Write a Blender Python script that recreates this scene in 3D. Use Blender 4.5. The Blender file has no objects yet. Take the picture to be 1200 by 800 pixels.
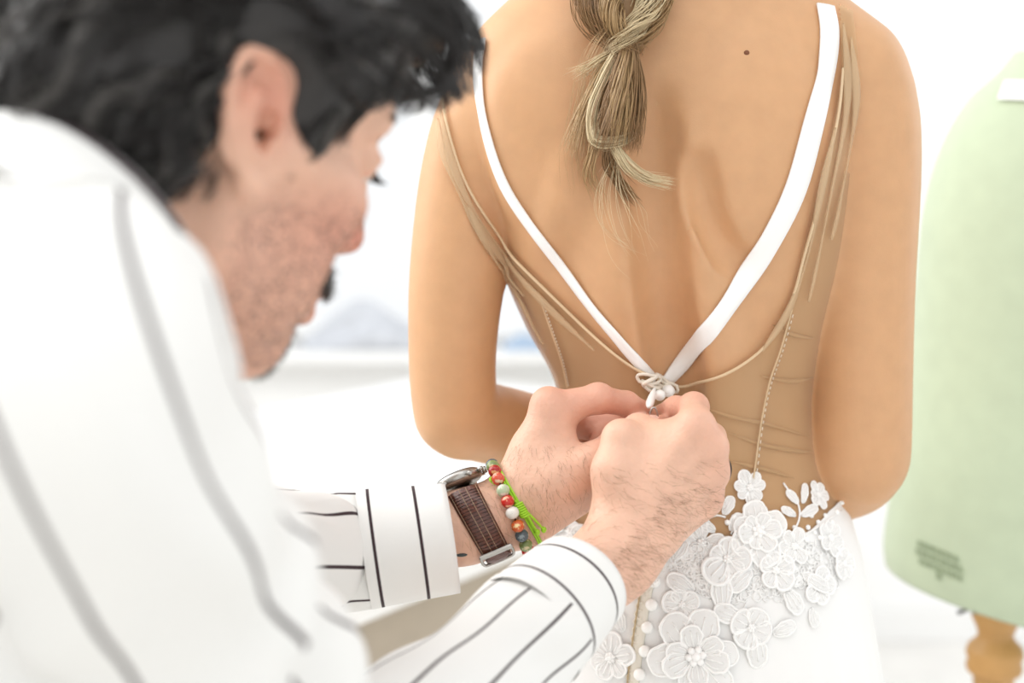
import bpy, bmesh, math, random
import numpy as np
from mathutils import Vector, Matrix
from mathutils.bvhtree import BVHTree

# ------------------------------------------------------------------ camera, light, exposure
SC = bpy.context.scene
COL = SC.collection
ZC, TH, FPX = 1.30, math.radians(8.0), 1200 * 50 / 36
CAM = np.array([0.0, 0.0, ZC])
FWD = np.array([0.0, math.cos(TH), -math.sin(TH)])
UPV = np.array([0.0, math.sin(TH), math.cos(TH)])
cam_d = bpy.data.cameras.new('camera')
cam_d.lens = 50
cam_d.sensor_width = 36
cam_d.clip_start = 0.02
cam_d.dof.use_dof = True
cam_d.dof.focus_distance = 1.03
cam_d.dof.aperture_fstop = 3.0
cam = bpy.data.objects.new('camera', cam_d)
cam.location = CAM
cam.rotation_euler = (math.radians(90) - TH, 0, 0)
COL.objects.link(cam)
SC.camera = cam
vs = SC.view_settings
vs.view_transform = 'Standard'
vs.look = 'None'
vs.gamma = 1
vs.use_curve_mapping = False
vs.exposure = -0.13

world = bpy.data.worlds.new('overcast_sky')
SC.world = world
world.use_nodes = True
wb = world.node_tree.nodes['Background']
wb.inputs[0].default_value = (0.97, 0.985, 1.0, 1)
wb.inputs[1].default_value = 1.12


def area(name, loc, target, size, power, col=(1, 1, 1)):
    l = bpy.data.lights.new(name, 'AREA')
    l.shape = 'RECTANGLE'
    l.size, l.size_y = size
    l.energy = power
    l.color = col
    o = bpy.data.objects.new(name, l)
    o.location = loc
    o.rotation_euler = (Vector(target) - Vector(loc)).to_track_quat('-Z', 'Y').to_euler()
    COL.objects.link(o)
    return o


area('side_window_light', (-1.7, 1.5, 2.2), (0.05, 1.1, 1.2), (1.5, 1.5), 40, (1.0, 0.985, 0.96))
area('right_fill_light', (2.2, 2.4, 1.8), (0.2, 1.1, 1.1), (1.2, 1.8), 12, (1.0, 0.985, 0.96))  # soft fill added on the right, no window stands there
area('overhead_key_light', (-0.5, 0.15, 3.2), (0.0, 1.2, 1.0), (2.2, 1.6), 22, (1.0, 0.99, 0.97))  # soft key added overhead


# ------------------------------------------------------------------ pixel -> world helpers
def W(px, py, d):
    """point on the ray of photo pixel (px, py) at depth d"""
    return CAM + np.array([(px - 600) / FPX * d, 0, 0]) + UPV * (-(py - 400) / FPX * d) + FWD * d


def WY(px, py, y):
    """point on that ray where world y is the given value"""
    r = W(px, py, 1.0) - CAM
    return CAM + r * (y / r[1])


def ray(px, py):
    r = W(px, py, 1.0) - CAM
    return Vector(CAM), Vector(r).normalized()


def project(P):
    Q = np.asarray(P) - CAM
    d = Q @ FWD
    return 600 + Q[..., 0] / d * FPX, 400 - (Q @ UPV) / d * FPX, d


# ------------------------------------------------------------------ scene graph helpers
def tag(o, label=None, cat=None, group=None, kind=None):
    if label: o['label'] = label
    if cat: o['category'] = cat
    if group: o['group'] = group
    if kind: o['kind'] = kind
    return o


def thing(name, label, cat, loc=(0, 0, 0), group=None):
    o = bpy.data.objects.new(name, None)
    o.empty_display_size = 0.05
    COL.objects.link(o)
    o.location = loc
    return tag(o, label, cat, group)


def link(name, me, mat=None, parent=None, label=None, kind=None, world=None):
    """meshes are authored in world space; parenting keeps them there"""
    o = bpy.data.objects.new(name, me)
    COL.objects.link(o)
    if mat is not None and len(me.materials) == 0:
        for m in (mat if isinstance(mat, (list, tuple)) else [mat]):
            me.materials.append(m)
    if parent is not None:
        o.parent = parent
        pw = Matrix.Identity(4)
        p = parent
        while p is not None:
            pw = p.matrix_basis @ pw if p.parent is None else (p.matrix_parent_inverse @ p.matrix_basis) @ pw
            p = p.parent
        o.matrix_parent_inverse = pw.inverted()
    if world is not None:
        o.matrix_basis = world
    if label: o['label'] = label
    if kind: o['kind'] = kind
    return o


def mesh_np(name, V, Q=None, T=None, smooth=True, attrs=None, matidx=None):
    """numpy -> mesh; Q quads (n,4), T tris (m,3)"""
    me = bpy.data.meshes.new(name)
    V = np.ascontiguousarray(V, np.float32)
    parts, sizes = [], []
    if Q is not None and len(Q):
        parts.append(np.asarray(Q).ravel()); sizes.append(np.full(len(Q), 4))
    if T is not None and len(T):
        parts.append(np.asarray(T).ravel()); sizes.append(np.full(len(T), 3))
    loops = np.concatenate(parts).astype(np.int32)
    sz = np.concatenate(sizes)
    st = np.concatenate([[0], np.cumsum(sz)[:-1]]).astype(np.int32)
    me.vertices.add(len(V))
    me.vertices.foreach_set('co', V.ravel())
    me.loops.add(len(loops))
    me.loops.foreach_set('vertex_index', loops)
    me.polygons.add(len(sz))
    me.polygons.foreach_set('loop_start', st)
    me.polygons.foreach_set('use_smooth', np.full(len(sz), smooth))
    if matidx is not None:
        me.polygons.foreach_set('material_index', np.asarray(matidx, np.int32))
    for k, a in (attrs or {}).items():
        at = me.attributes.new(k, 'FLOAT', 'POINT')
        at.data.foreach_set('value', np.ascontiguousarray(a, np.float32))
    me.update(calc_edges=True)
    me.validate()
    return me


def bm_mesh(name, bm, smooth=True):
    me = bpy.data.meshes.new(name)
    bm.normal_update()
    bm.to_mesh(me)
    bm.free()
    for p in me.polygons:
        p.use_smooth = smooth
    return me


class Geo:
    """collects numpy pieces into one mesh"""
    def __init__(s):
        s.V, s.Q, s.T, s.n, s.A = [], [], [], 0, []

    def add(s, V, Q=None, T=None, a=0.0):
        V = np.asarray(V, float)
        if Q is not None and len(Q): s.Q.append(np.asarray(Q) + s.n)
        if T is not None and len(T): s.T.append(np.asarray(T) + s.n)
        s.V.append(V); s.n += len(V)
        s.A.append(np.broadcast_to(np.asarray(a, float), (len(V),)))
        return s

    def mesh(s, name, smooth=True, attr=None):
        return mesh_np(name, np.concatenate(s.V), np.concatenate(s.Q) if s.Q else None,
                       np.concatenate(s.T) if s.T else None, smooth,
                       {attr: np.concatenate(s.A)} if attr else None)


def unit(v):
    v = np.asarray(v, float)
    return v / (np.linalg.norm(v, axis=-1, keepdims=True) + 1e-12)


def spline(P, n):
    """Catmull-Rom through the rows of P, n samples"""
    P = np.asarray(P, float)
    if P.ndim == 1: P = P[:, None]
    m = len(P)
    E = np.vstack([2 * P[0] - P[1], P, 2 * P[-1] - P[-2]])
    t = np.linspace(0, m - 1, n)
    i = np.minimum(t.astype(int), m - 2)
    u = (t - i)[:, None]
    p0, p1, p2, p3 = E[i], E[i + 1], E[i + 2], E[i + 3]
    return 0.5 * (2 * p1 + (p2 - p0) * u + (2 * p0 - 5 * p1 + 4 * p2 - p3) * u ** 2 + (3 * p1 - p0 - 3 * p2 + p3) * u ** 3)


def frames(P, ref=(0.13, -0.9, 0.31), closed=False):
    T = unit(np.gradient(P, axis=0))
    if closed:
        T = unit(np.roll(P, -1, 0) - np.roll(P, 1, 0))
    N = np.zeros_like(P)
    n = np.asarray(ref, float)
    for i in range(len(P)):
        n = n - T[i] * (n @ T[i])
        n = n / np.linalg.norm(n)
        N[i] = n
    return T, N, np.cross(T, N)


def tube(P, r, k=8, closed=False, caps=True, ref=(0.13, -0.9, 0.31), flat=1.0):
    P = np.asarray(P, float)
    n = len(P)
    r = np.broadcast_to(np.asarray(r, float), (n,))
    T, N, B = frames(P, ref, closed)
    a = np.arange(k) * 2 * math.pi / k
    V = P[:, None] + r[:, None, None] * (np.cos(a)[None, :, None] * N[:, None] * flat + np.sin(a)[None, :, None] * B[:, None])
    V = V.reshape(-1, 3)
    i = np.arange(n if closed else n - 1)[:, None]
    j = np.arange(k)[None]
    i2 = (i + 1) % n
    j2 = (j + 1) % k
    Q = np.stack([i * k + j, i * k + j2, i2 * k + j2, i2 * k + j], -1).reshape(-1, 4)
    Tr = None
    if caps and not closed:
        V = np.vstack([V, P[0], P[-1]])
        c0, c1 = n * k, n * k + 1
        jj = np.arange(k)
        Tr = np.vstack([np.stack([np.full(k, c0), (jj + 1) % k, jj], 1),
                        np.stack([np.full(k, c1), (n - 1) * k + jj, (n - 1) * k + (jj + 1) % k], 1)])
    return V, Q, Tr


def strands(P, r, k=3):
    """P (S, M, 3) polylines, r (M,) or (S, M) radius -> one numpy tube set"""
    S, M, _ = P.shape
    T = unit(np.gradient(P, axis=1))
    ref = np.array([0.31, -0.77, 0.55])
    N = unit(np.cross(T, ref))
    B = np.cross(T, N)
    r = np.broadcast_to(np.asarray(r, float), (S, M))
    a = np.arange(k) * 2 * math.pi / k
    V = P[:, :, None] + r[:, :, None, None] * (np.cos(a)[None, None, :, None] * N[:, :, None] + np.sin(a)[None, None, :, None] * B[:, :, None])
    s = np.arange(S)[:, None, None] * (M * k)
    i = np.arange(M - 1)[None, :, None]
    j = np.arange(k)[None, None]
    j2 = (j + 1) % k
    Q = np.stack([s + i * k + j, s + i * k + j2, s + (i + 1) * k + j2, s + (i + 1) * k + j], -1).reshape(-1, 4)
    return V.reshape(-1, 3), Q


def ball(c, r, n=12, m=8, R=None):
    """uv ellipsoid"""
    r = np.broadcast_to(np.asarray(r, float), (3,))
    th = np.linspace(0, math.pi, m + 1)[1:-1]
    ph = np.arange(n) * 2 * math.pi / n
    V = np.stack([np.sin(th)[:, None] * np.cos(ph), np.sin(th)[:, None] * np.sin(ph), np.broadcast_to(np.cos(th)[:, None], (m - 1, n))], -1).reshape(-1, 3)
    V = np.vstack([V, [0, 0, 1], [0, 0, -1]]) * r
    if R is not None: V = V @ np.asarray(R).T
    V = V + np.asarray(c)
    i = np.arange(m - 2)[:, None]; j = np.arange(n)[None]; j2 = (j + 1) % n
    Q = np.stack([i * n + j, (i + 1) * n + j, (i + 1) * n + j2, i * n + j2], -1).reshape(-1, 4)
    jj = np.arange(n); a = (m - 1) * n
    T = np.vstack([np.stack([np.full(n, a), jj, (jj + 1) % n], 1), np.stack([np.full(n, a + 1), (m - 2) * n + (jj + 1) % n, (m - 2) * n + jj], 1)])
    return V, Q, T


def lathe(prof, c=(0, 0, 0), n=32):
    """prof [(r, z)] around the z axis, closed at both ends"""
    prof = np.asarray(prof, float); m = len(prof)
    a = np.arange(n) * 2 * math.pi / n
    V = np.stack([prof[:, 0:1] * np.cos(a), prof[:, 0:1] * np.sin(a), np.broadcast_to(prof[:, 1:2], (m, n))], -1).reshape(-1, 3)
    V = np.vstack([V, [0, 0, prof[0, 1]], [0, 0, prof[-1, 1]]]) + np.asarray(c)
    i = np.arange(m - 1)[:, None]; j = np.arange(n)[None]; j2 = (j + 1) % n
    Q = np.stack([i * n + j, i * n + j2, (i + 1) * n + j2, (i + 1) * n + j], -1).reshape(-1, 4)
    jj = np.arange(n)
    T = np.vstack([np.stack([np.full(n, m * n), (jj + 1) % n, jj], 1), np.stack([np.full(n, m * n + 1), (m - 1) * n + jj, (m - 1) * n + (jj + 1) % n], 1)])
    return V, Q, T


def box_mesh(name, lo, hi, bevel=0.004, M=None):
    bm = bmesh.new()
    bmesh.ops.create_cube(bm, size=1)
    lo, hi = Vector(lo), Vector(hi)
    for v in bm.verts:
        v.co = Vector(((lo[i] + hi[i]) / 2 + v.co[i] * (hi[i] - lo[i]) for i in range(3)))
    if bevel:
        bmesh.ops.bevel(bm, geom=bm.edges[:], offset=bevel, segments=2, affect='EDGES', profile=0.5)
    if M is not None: bm.transform(M)
    return bm_mesh(name, bm, False)


# ------------------------------------------------------------------ implicit modelling: fields + surface nets
class Vol:
    def __init__(s, lo, hi, h, bg=0.06):
        s.lo = np.asarray(lo, float); s.h = h
        s.n = np.ceil((np.asarray(hi) - s.lo) / h).astype(int) + 1
        s.f = np.full(s.n, bg, np.float32)

    def sub(s, lo, hi):
        a = np.clip(np.floor((lo - s.lo) / s.h).astype(int), 0, s.n)
        b = np.clip(np.ceil((hi - s.lo) / s.h).astype(int) + 1, 0, s.n)
        if np.any(b - a < 1): return None
        sl = tuple(slice(i, j) for i, j in zip(a, b))
        g = [(s.lo[i] + s.h * np.arange(a[i], b[i])).astype(np.float32) for i in range(3)]
        return sl, g[0][:, None, None], g[1][None, :, None], g[2][None, None, :]

    def blend(s, sl, d, k, cut=False):
        f = s.f[sl]
        if cut:
            d = -d
            h = np.maximum(k - np.abs(f - d), 0) / k
            s.f[sl] = np.maximum(f, d) + h * h * k * 0.25
        else:
            h = np.maximum(k - np.abs(f - d), 0) / k
            s.f[sl] = np.minimum(f, d) - h * h * k * 0.25

    def cone(s, a, b, ra, rb, k=0.008, flat=None, w=1.0, cut=False):
        a, b = np.asarray(a, float), np.asarray(b, float)
        m = max(ra, rb) + k + 3 * s.h
        u = s.sub(np.minimum(a, b) - m, np.maximum(a, b) + m)
        if u is None: return
        sl, x, y, z = u
        ba = b - a; L = ba @ ba + 1e-12
        t = np.clip(((x - a[0]) * ba[0] + (y - a[1]) * ba[1] + (z - a[2]) * ba[2]) / L, 0, 1)
        qx, qy, qz = x - a[0] - t * ba[0], y - a[1] - t * ba[1], z - a[2] - t * ba[2]
        d2 = qx * qx + qy * qy + qz * qz
        if flat is not None:
            n = unit(flat)
            qn = qx * n[0] + qy * n[1] + qz * n[2]
            d2 = d2 + (w * w - 1) * qn * qn
        s.blend(sl, np.sqrt(d2) - (ra + (rb - ra) * t), k, cut)

    def chain(s, P, R, k=0.006, dense=0, **kw):
        if dense:
            P = spline(np.array(P, float), dense); R = spline(np.array(R, float), dense)[:, 0]
        for i in range(len(P) - 1):
            s.cone(P[i], P[i + 1], R[i], R[i + 1], k, **kw)

    def ell(s, c, r, k=0.008, R=None, cut=False):
        c = np.asarray(c, float); r = np.asarray(r, float)
        m = r.max() + k + 3 * s.h
        u = s.sub(c - m, c + m)
        if u is None: return
        sl, x, y, z = u
        p = [x - c[0], y - c[1], z - c[2]]
        if R is not None:
            R = np.asarray(R, float)
            p = [R[i, 0] * p[0] + R[i, 1] * p[1] + R[i, 2] * p[2] for i in range(3)]
        k0 = np.sqrt(sum((p[i] / r[i]) ** 2 for i in range(3)))
        k1 = np.sqrt(sum((p[i] / r[i] ** 2) ** 2 for i in range(3))) + 1e-9
        s.blend(sl, k0 * (k0 - 1) / k1, k, cut)

    def nets(s, off=0.0):
        f = s.f - off
        ins = f < 0
        nx, ny, nz = f.shape
        c = np.zeros((nx - 1, ny - 1, nz - 1), np.int8)
        sls = lambda i, n: slice(i, n - 1 + i)
        for i in (0, 1):
            for j in (0, 1):
                for k in (0, 1):
                    c += ins[sls(i, nx), sls(j, ny), sls(k, nz)]
        mask = (c > 0) & (c < 8)
        idx = np.argwhere(mask)
        vid = np.full(mask.shape, -1, np.int32)
        vid[mask] = np.arange(len(idx))
        acc = np.zeros((len(idx), 3)); cnt = np.zeros(len(idx))
        cor = np.array([[i, j, k] for i in (0, 1) for j in (0, 1) for k in (0, 1)])
        val = np.stack([f[tuple((idx + q).T)] for q in cor], 1)
        for a in range(8):
            for b in range(a + 1, 8):
                if np.abs(cor[a] - cor[b]).sum() != 1: continue
                va, vb = val[:, a], val[:, b]
                x = (va < 0) != (vb < 0)
                t = va[x] / (va[x] - vb[x])
                acc[x] += cor[a] + t[:, None] * (cor[b] - cor[a])
                cnt[x] += 1
        V = s.lo + s.h * (idx + acc / cnt[:, None])
        quads = []
        for ax in range(3):
            o1, o2 = [(1, 2), (2, 0), (0, 1)][ax]
            A = [slice(1, -1)] * 3; A[ax] = slice(0, -1)
            Bs = [slice(1, -1)] * 3; Bs[ax] = slice(1, None)
            ia, ib = ins[tuple(A)], ins[tuple(Bs)]
            e = np.argwhere(ia != ib)
            flip = ia[tuple(e.T)]
            e = e + 1; e[:, ax] -= 1
            def cell(d1, d2):
                q = e.copy(); q[:, o1] += d1; q[:, o2] += d2
                return vid[tuple(q.T)]
            q = np.stack([cell(-1, -1), cell(0, -1), cell(0, 0), cell(-1, 0)], 1)
            q[~flip] = q[~flip][:, ::-1]
            quads.append(q)
        Q = np.concatenate(quads)
        Q = Q[(Q >= 0).all(1)]
        return V, Q


def bvh_np(V, Q):
    return BVHTree.FromPolygons([tuple(v) for v in V.tolist()], Q.tolist())


# ------------------------------------------------------------------ materials
def lin(h):
    h = h.lstrip('#')
    c = [int(h[i:i + 2], 16) / 255 for i in (0, 2, 4)]
    return tuple(v / 12.92 if v < 0.04045 else ((v + 0.055) / 1.055) ** 2.4 for v in c) + (1,)


def mat(name, col, rough=0.6, metal=0.0, sss=0.0, sheen=0.0, spec=0.5, noise=0.0, nscale=200, bump=0.0, bscale=400, trans=0.0):
    m = bpy.data.materials.new(name)
    m.use_nodes = True
    nt = m.node_tree
    b = nt.nodes['Principled BSDF']
    b.inputs['Base Color'].default_value = lin(col)
    b.inputs['Roughness'].default_value = rough
    b.inputs['Metallic'].default_value = metal
    b.inputs['Specular IOR Level'].default_value = spec
    if sheen: b.inputs['Sheen Weight'].default_value = sheen
    if sss:
        b.inputs['Subsurface Weight'].default_value = sss
        b.inputs['Subsurface Radius'].default_value = (1.0, 0.35, 0.2)
        b.inputs['Subsurface Scale'].default_value = 0.006
    tc = nt.nodes.new('ShaderNodeTexCoord')
    if noise:
        n = nt.nodes.new('ShaderNodeTexNoise')
        n.inputs['Scale'].default_value = nscale
        n.inputs['Detail'].default_value = 4
        nt.links.new(tc.outputs['Object'], n.inputs['Vector'])
        hs = nt.nodes.new('ShaderNodeHueSaturation')
        hs.inputs['Color'].default_value = lin(col)
        mr = nt.nodes.new('ShaderNodeMapRange')
        mr.inputs[1].default_value = 0.3; mr.inputs[2].default_value = 0.7
        mr.inputs[3].default_value = 1 - noise; mr.inputs[4].default_value = 1 + noise
        nt.links.new(n.outputs['Fac'], mr.inputs[0])
        nt.links.new(mr.outputs[0], hs.inputs['Value'])
        nt.links.new(hs.outputs[0], b.inputs['Base Color'])
    if bump:
        n2 = nt.nodes.new('ShaderNodeTexNoise')
        n2.inputs['Scale'].default_value = bscale
        n2.inputs['Detail'].default_value = 3
        nt.links.new(tc.outputs['Object'], n2.inputs['Vector'])
        bp = nt.nodes.new('ShaderNodeBump')
        bp.inputs['Strength'].default_value = bump
        bp.inputs['Distance'].default_value = 0.001
        nt.links.new(n2.outputs['Fac'], bp.inputs['Height'])
        nt.links.new(bp.outputs[0], b.inputs['Normal'])
    if trans:
        out = nt.nodes['Material Output']
        tr = nt.nodes.new('ShaderNodeBsdfTransparent')
        mx = nt.nodes.new('ShaderNodeMixShader')
        mx.inputs[0].default_value = trans
        nt.links.new(b.outputs[0], mx.inputs[1])
        nt.links.new(tr.outputs[0], mx.inputs[2])
        nt.links.new(mx.outputs[0], out.inputs[0])
    return m


def attr_mix(m, attr, col, lo=0.0, hi=1.0, noise=None, amount=1.0):
    """mixes another albedo in where a mesh attribute says so"""
    nt = m.node_tree
    b = nt.nodes['Principled BSDF']
    at = nt.nodes.new('ShaderNodeAttribute')
    at.attribute_name = attr
    mr = nt.nodes.new('ShaderNodeMapRange')
    mr.inputs[1].default_value = lo; mr.inputs[2].default_value = hi
    mr.inputs[3].default_value = 0; mr.inputs[4].default_value = amount
    nt.links.new(at.outputs['Fac'], mr.inputs[0])
    fac = mr.outputs[0]
    if noise:
        tc = nt.nodes.new('ShaderNodeTexCoord')
        n = nt.nodes.new('ShaderNodeTexNoise')
        n.inputs['Scale'].default_value = noise[0]
        n.inputs['Detail'].default_value = 4
        nt.links.new(tc.outputs['Object'], n.inputs['Vector'])
        r2 = nt.nodes.new('ShaderNodeMapRange')
        r2.inputs[1].default_value = noise[1]; r2.inputs[2].default_value = noise[2]
        nt.links.new(n.outputs['Fac'], r2.inputs[0])
        mu = nt.nodes.new('ShaderNodeMath'); mu.operation = 'MULTIPLY'
        nt.links.new(fac, mu.inputs[0]); nt.links.new(r2.outputs[0], mu.inputs[1])
        fac = mu.outputs[0]
    mx = nt.nodes.new('ShaderNodeMix'); mx.data_type = 'RGBA'
    inp = b.inputs['Base Color']
    if inp.is_linked:
        nt.links.new(inp.links[0].from_socket, mx.inputs[6])
    else:
        mx.inputs[6].default_value = inp.default_value
    mx.inputs[7].default_value = lin(col)
    nt.links.new(fac, mx.inputs[0])
    nt.links.new(mx.outputs[2], inp)
    return m


def stripe_mat(name, base, dark, period, width, attr='st'):
    """woven stripes: dark where the attribute (metres across the cloth) falls on a multiple of the period"""
    m = mat(name, base, 0.85, spec=0.2, sheen=0.1, bump=0.15, bscale=1500)
    nt = m.node_tree
    b = nt.nodes['Principled BSDF']
    at = nt.nodes.new('ShaderNodeAttribute'); at.attribute_name = attr
    d = nt.nodes.new('ShaderNodeMath'); d.operation = 'PINGPONG'
    d.inputs[1].default_value = period / 2
    nt.links.new(at.outputs['Fac'], d.inputs[0])
    mr = nt.nodes.new('ShaderNodeMapRange')
    mr.inputs[1].default_value = width * 0.5; mr.inputs[2].default_value = width * 0.5 + 0.0003
    mr.inputs[3].default_value = 1; mr.inputs[4].default_value = 0
    nt.links.new(d.outputs[0], mr.inputs[0])
    mx = nt.nodes.new('ShaderNodeMix'); mx.data_type = 'RGBA'
    mx.inputs[6].default_value = lin(base); mx.inputs[7].default_value = lin(dark)
    nt.links.new(mr.outputs[0], mx.inputs[0])
    nt.links.new(mx.outputs[2], b.inputs['Base Color'])
    return m


M = {}
M['wall'] = mat('white_wall_paint', '#fbfbfa', 0.9, noise=0.01, nscale=3)
M['floor'] = mat('pale_floor', '#f0eeea', 0.6, noise=0.04, nscale=8)
M['frame'] = mat('white_frame_paint', '#f6f6f5', 0.5)
M['glass'] = mat('window_glass', '#f2f6f8', 0.05, trans=0.92)
M['table'] = mat('white_laminate', '#fbfbfa', 0.5, noise=0.01, nscale=6)
M['panel'] = mat('beige_panel', '#b9ad9c', 0.8, noise=0.03, nscale=30)
M['paper'] = mat('white_paper', '#f1f1f0', 0.9)
M['greycloth'] = mat('pale_grey_cloth', '#c9ccd2', 0.9, noise=0.1, nscale=30)
M['bluecloth'] = mat('pale_blue_cloth', '#a9bdd4', 0.9, noise=0.05, nscale=60)
M['wskin'] = mat('tan_skin', '#d2a379', 0.48, sss=0.12, noise=0.035, nscale=60, bump=0.12, bscale=900, spec=0.4)
M['mskin'] = mat('fair_skin', '#e3b79e', 0.5, sss=0.12, noise=0.06, nscale=70, bump=0.5, bscale=380, spec=0.4)
attr_mix(M['mskin'], 'flush', '#c9705c')
attr_mix(M['mskin'], 'stubble', '#5d4a45', noise=(420, 0.48, 0.66), amount=0.65)
M['nail'] = mat('finger_nail', '#e3b4a2', 0.25, spec=0.6)
M['mole'] = mat('brown_mole', '#7a4a2c', 0.6)
M['tulle'] = mat('nude_tulle', '#cfa97d', 0.75, spec=0.2, sheen=0.3, bump=0.2, bscale=1600, trans=0.5)
M['tulle_edge'] = mat('cream_tulle_hem', '#e6cba6', 0.8, trans=0.12)
M['tulle_fold'] = mat('folded_tulle', '#ddc09a', 0.8, trans=0.55)
M['satin'] = mat('white_satin', '#fcfbf9', 0.45, spec=0.4)
M['skirt'] = mat('ivory_tulle_skirt', '#f3f2f0', 0.8, spec=0.2, sheen=0.2, bump=0.06, bscale=900)
M['lace'] = mat('white_lace_cord', '#fcfbf9', 0.8, spec=0.3)
M['lacefill'] = mat('white_lace_net', '#fbfaf8', 0.85, spec=0.2, trans=0.2)
M['placket'] = mat('cream_placket', '#e9e2d4', 0.8)
M['pearl'] = mat('white_covered_button', '#faf8f4', 0.35, spec=0.6)
M['cream'] = mat('cream_cord', '#ece3d4', 0.7)
M['steel'] = mat('brushed_steel', '#b4b1ac', 0.33, metal=1.0)
M['leather'] = mat('brown_leather', '#5a3226', 0.28, noise=0.25, nscale=300, bump=0.6, bscale=350, spec=0.6)
M['leather_dark'] = mat('dark_watch_case', '#2b2522', 0.3, metal=0.6)
M['thread'] = mat('pale_stitching', '#a58a72', 0.8)
M['lime'] = mat('lime_green_cord', '#a5dc32', 0.6)
M['mring'] = mat('dark_ring', '#3a3532', 0.3, metal=0.8)
M['formgreen'] = mat('pale_green_linen', '#c0cdb1', 0.9, noise=0.03, nscale=40, sheen=0.2)
M['stamp'] = mat('grey_green_stamp', '#98a688', 0.9, noise=0.25, nscale=300)
M['wood'] = mat('turned_wood', '#c99a5f', 0.5, noise=0.12, nscale=25)
M['iron'] = mat('dark_iron', '#5a5a58', 0.5, metal=0.7)
M['mhair'] = mat('black_brown_hair', '#262220', 0.42, spec=0.5)
M['mhair2'] = mat('grey_whisker_and_sheen', '#5e5a56', 0.4, spec=0.5)  # grey whiskers, and the head hair's highlights painted as paler strands
M['armhair'] = mat('brown_arm_hair', '#8a6a50', 0.5)
M['wh1'] = mat('dark_blonde_hair', '#94724c', 0.45)
M['wh2'] = mat('blonde_hair', '#b8976a', 0.42)
M['wh3'] = mat('light_blonde_hair', '#e6d2aa', 0.4)
M['shirt'] = stripe_mat('white_striped_shirt', '#ebeae7', '#3a2a2e', 0.032, 0.0019)
M['plainshirt'] = mat('white_shirt_cloth', '#f6f5f3', 0.85, spec=0.2, sheen=0.1, bump=0.15, bscale=1500)
M['trousers'] = mat('dark_trousers', '#3b3c42', 0.9)
M['shoe'] = mat('brown_shoe', '#3a2b22', 0.5)
M['eye'] = mat('eye_white', '#e8e2dc', 0.2)
M['tattoo'] = mat('dark_tattoo_ink', '#3d4a4c', 0.7)

# ------------------------------------------------------------------ the room
def setting(name, me, m, parent=None, label=None):
    o = link(name, me, m, parent, label)
    if parent is None: o['kind'] = 'structure'
    return o


setting('floor', box_mesh('floor', (-3.2, -1.5, -0.05), (3.2, 3.9, 0), 0), M['floor'])
YW = 3.6
wx0, wx1, wz0, wz1 = -2.3, 0.75, 0.785, 2.6
wall = Geo()
for lo, hi in (((-3.2, YW, 0), (wx0, YW + .15, 3)), ((wx1, YW, 0), (3.2, YW + .15, 3)),
               ((wx0, YW, 0), (wx1, YW + .15, wz0)), ((wx0, YW, wz1), (wx1, YW + .15, 3))):
    bm = bmesh.new(); bmesh.ops.create_cube(bm, size=1)
    v = np.array([list(q.co) for q in bm.verts]); bm.verts.index_update()
    q = np.array([[k.index for k in f.verts] for f in bm.faces]); bm.free()
    lo, hi = np.array(lo), np.array(hi)
    wall.add((lo + hi) / 2 + v * (hi - lo), q)
setting('wall_back', wall.mesh('wall_back', False), M['wall'])
setting('wall_front', box_mesh('wall_front', (-3.2, -1.5, 0), (3.2, -1.4, 3.0), 0), M['wall'])
setting('baseboard_back', box_mesh('baseboard', (wx1, YW - .015, 0), (3.2, YW, .1), .003), M['frame'])
win = setting('window_1', box_mesh('window_sill_board', (wx0 - .05, YW - .12, wz0 - .03), (wx1 + .05, YW + .15, wz0), .004), M['frame'])
for nm, lo, hi in (('frame', (wx0, YW + .03, wz0 + .05), (wx0 + .06, YW + .1, wz1 - .06)), ('frame', (wx1 - .06, YW + .03, wz0 + .05), (wx1, YW + .1, wz1 - .06)),
                   ('frame', (wx0, YW + .03, wz1 - .06), (wx1, YW + .1, wz1)), ('frame', (wx0, YW + .03, wz0), (wx1, YW + .1, wz0 + .05)),
                   ('mullion', (-1.3, YW + .035, wz0 + .05), (-1.25, YW + .095, wz1 - .06)), ('mullion', (-.25, YW + .035, wz0 + .05), (-.2, YW + .095, wz1 - .06))):
    setting(nm, box_mesh(nm, lo, hi, .004), M['frame'], win)
for a, b in ((wx0 + .06, -1.3), (-1.25, -.25), (-.2, wx1 - .06)):
    setting('pane', box_mesh('pane', (a, YW + .06, wz0 + .05), (b, YW + .066, wz1 - .06), 0), M['glass'], win)

# the cutting table between the window and the two people: its edge recedes from bottom left to upper right
TZ = 0.76


def on_z(px, py, z):
    r = W(px, py, 1) - CAM
    return CAM + r * ((z - ZC) / r[2])


e0, e1 = on_z(430, 702, TZ), on_z(622, 624, TZ)
ed = unit(e1 - e0)
en = np.array([-ed[1], ed[0], 0])
tb = thing('cutting_table', 'long white cutting table with beige end panel under the window', 'table', (e0[0], e0[1], 0))
Tm = Matrix(((ed[0], en[0], 0, e0[0]), (ed[1], en[1], 0, e0[1]), (0, 0, 1, 0), (0, 0, 0, 1)))
link('table_top', box_mesh('table_top', (-.5, 0, TZ - .03), (1.35, .95, TZ), .004, Tm), M['table'], tb)
link('side_panel', box_mesh('side_panel', (-.46, .02, .06), (1.31, .045, TZ - .03), .003, Tm), M['panel'], tb, 'beige side panel below the white top')
for u in (-.45, 1.26):
    for v in (.05, .88):
        link('leg', box_mesh('leg', (u, v, 0), (u + .05, v + .05, TZ - .03), .003, Tm), M['frame'], tb)


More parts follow.
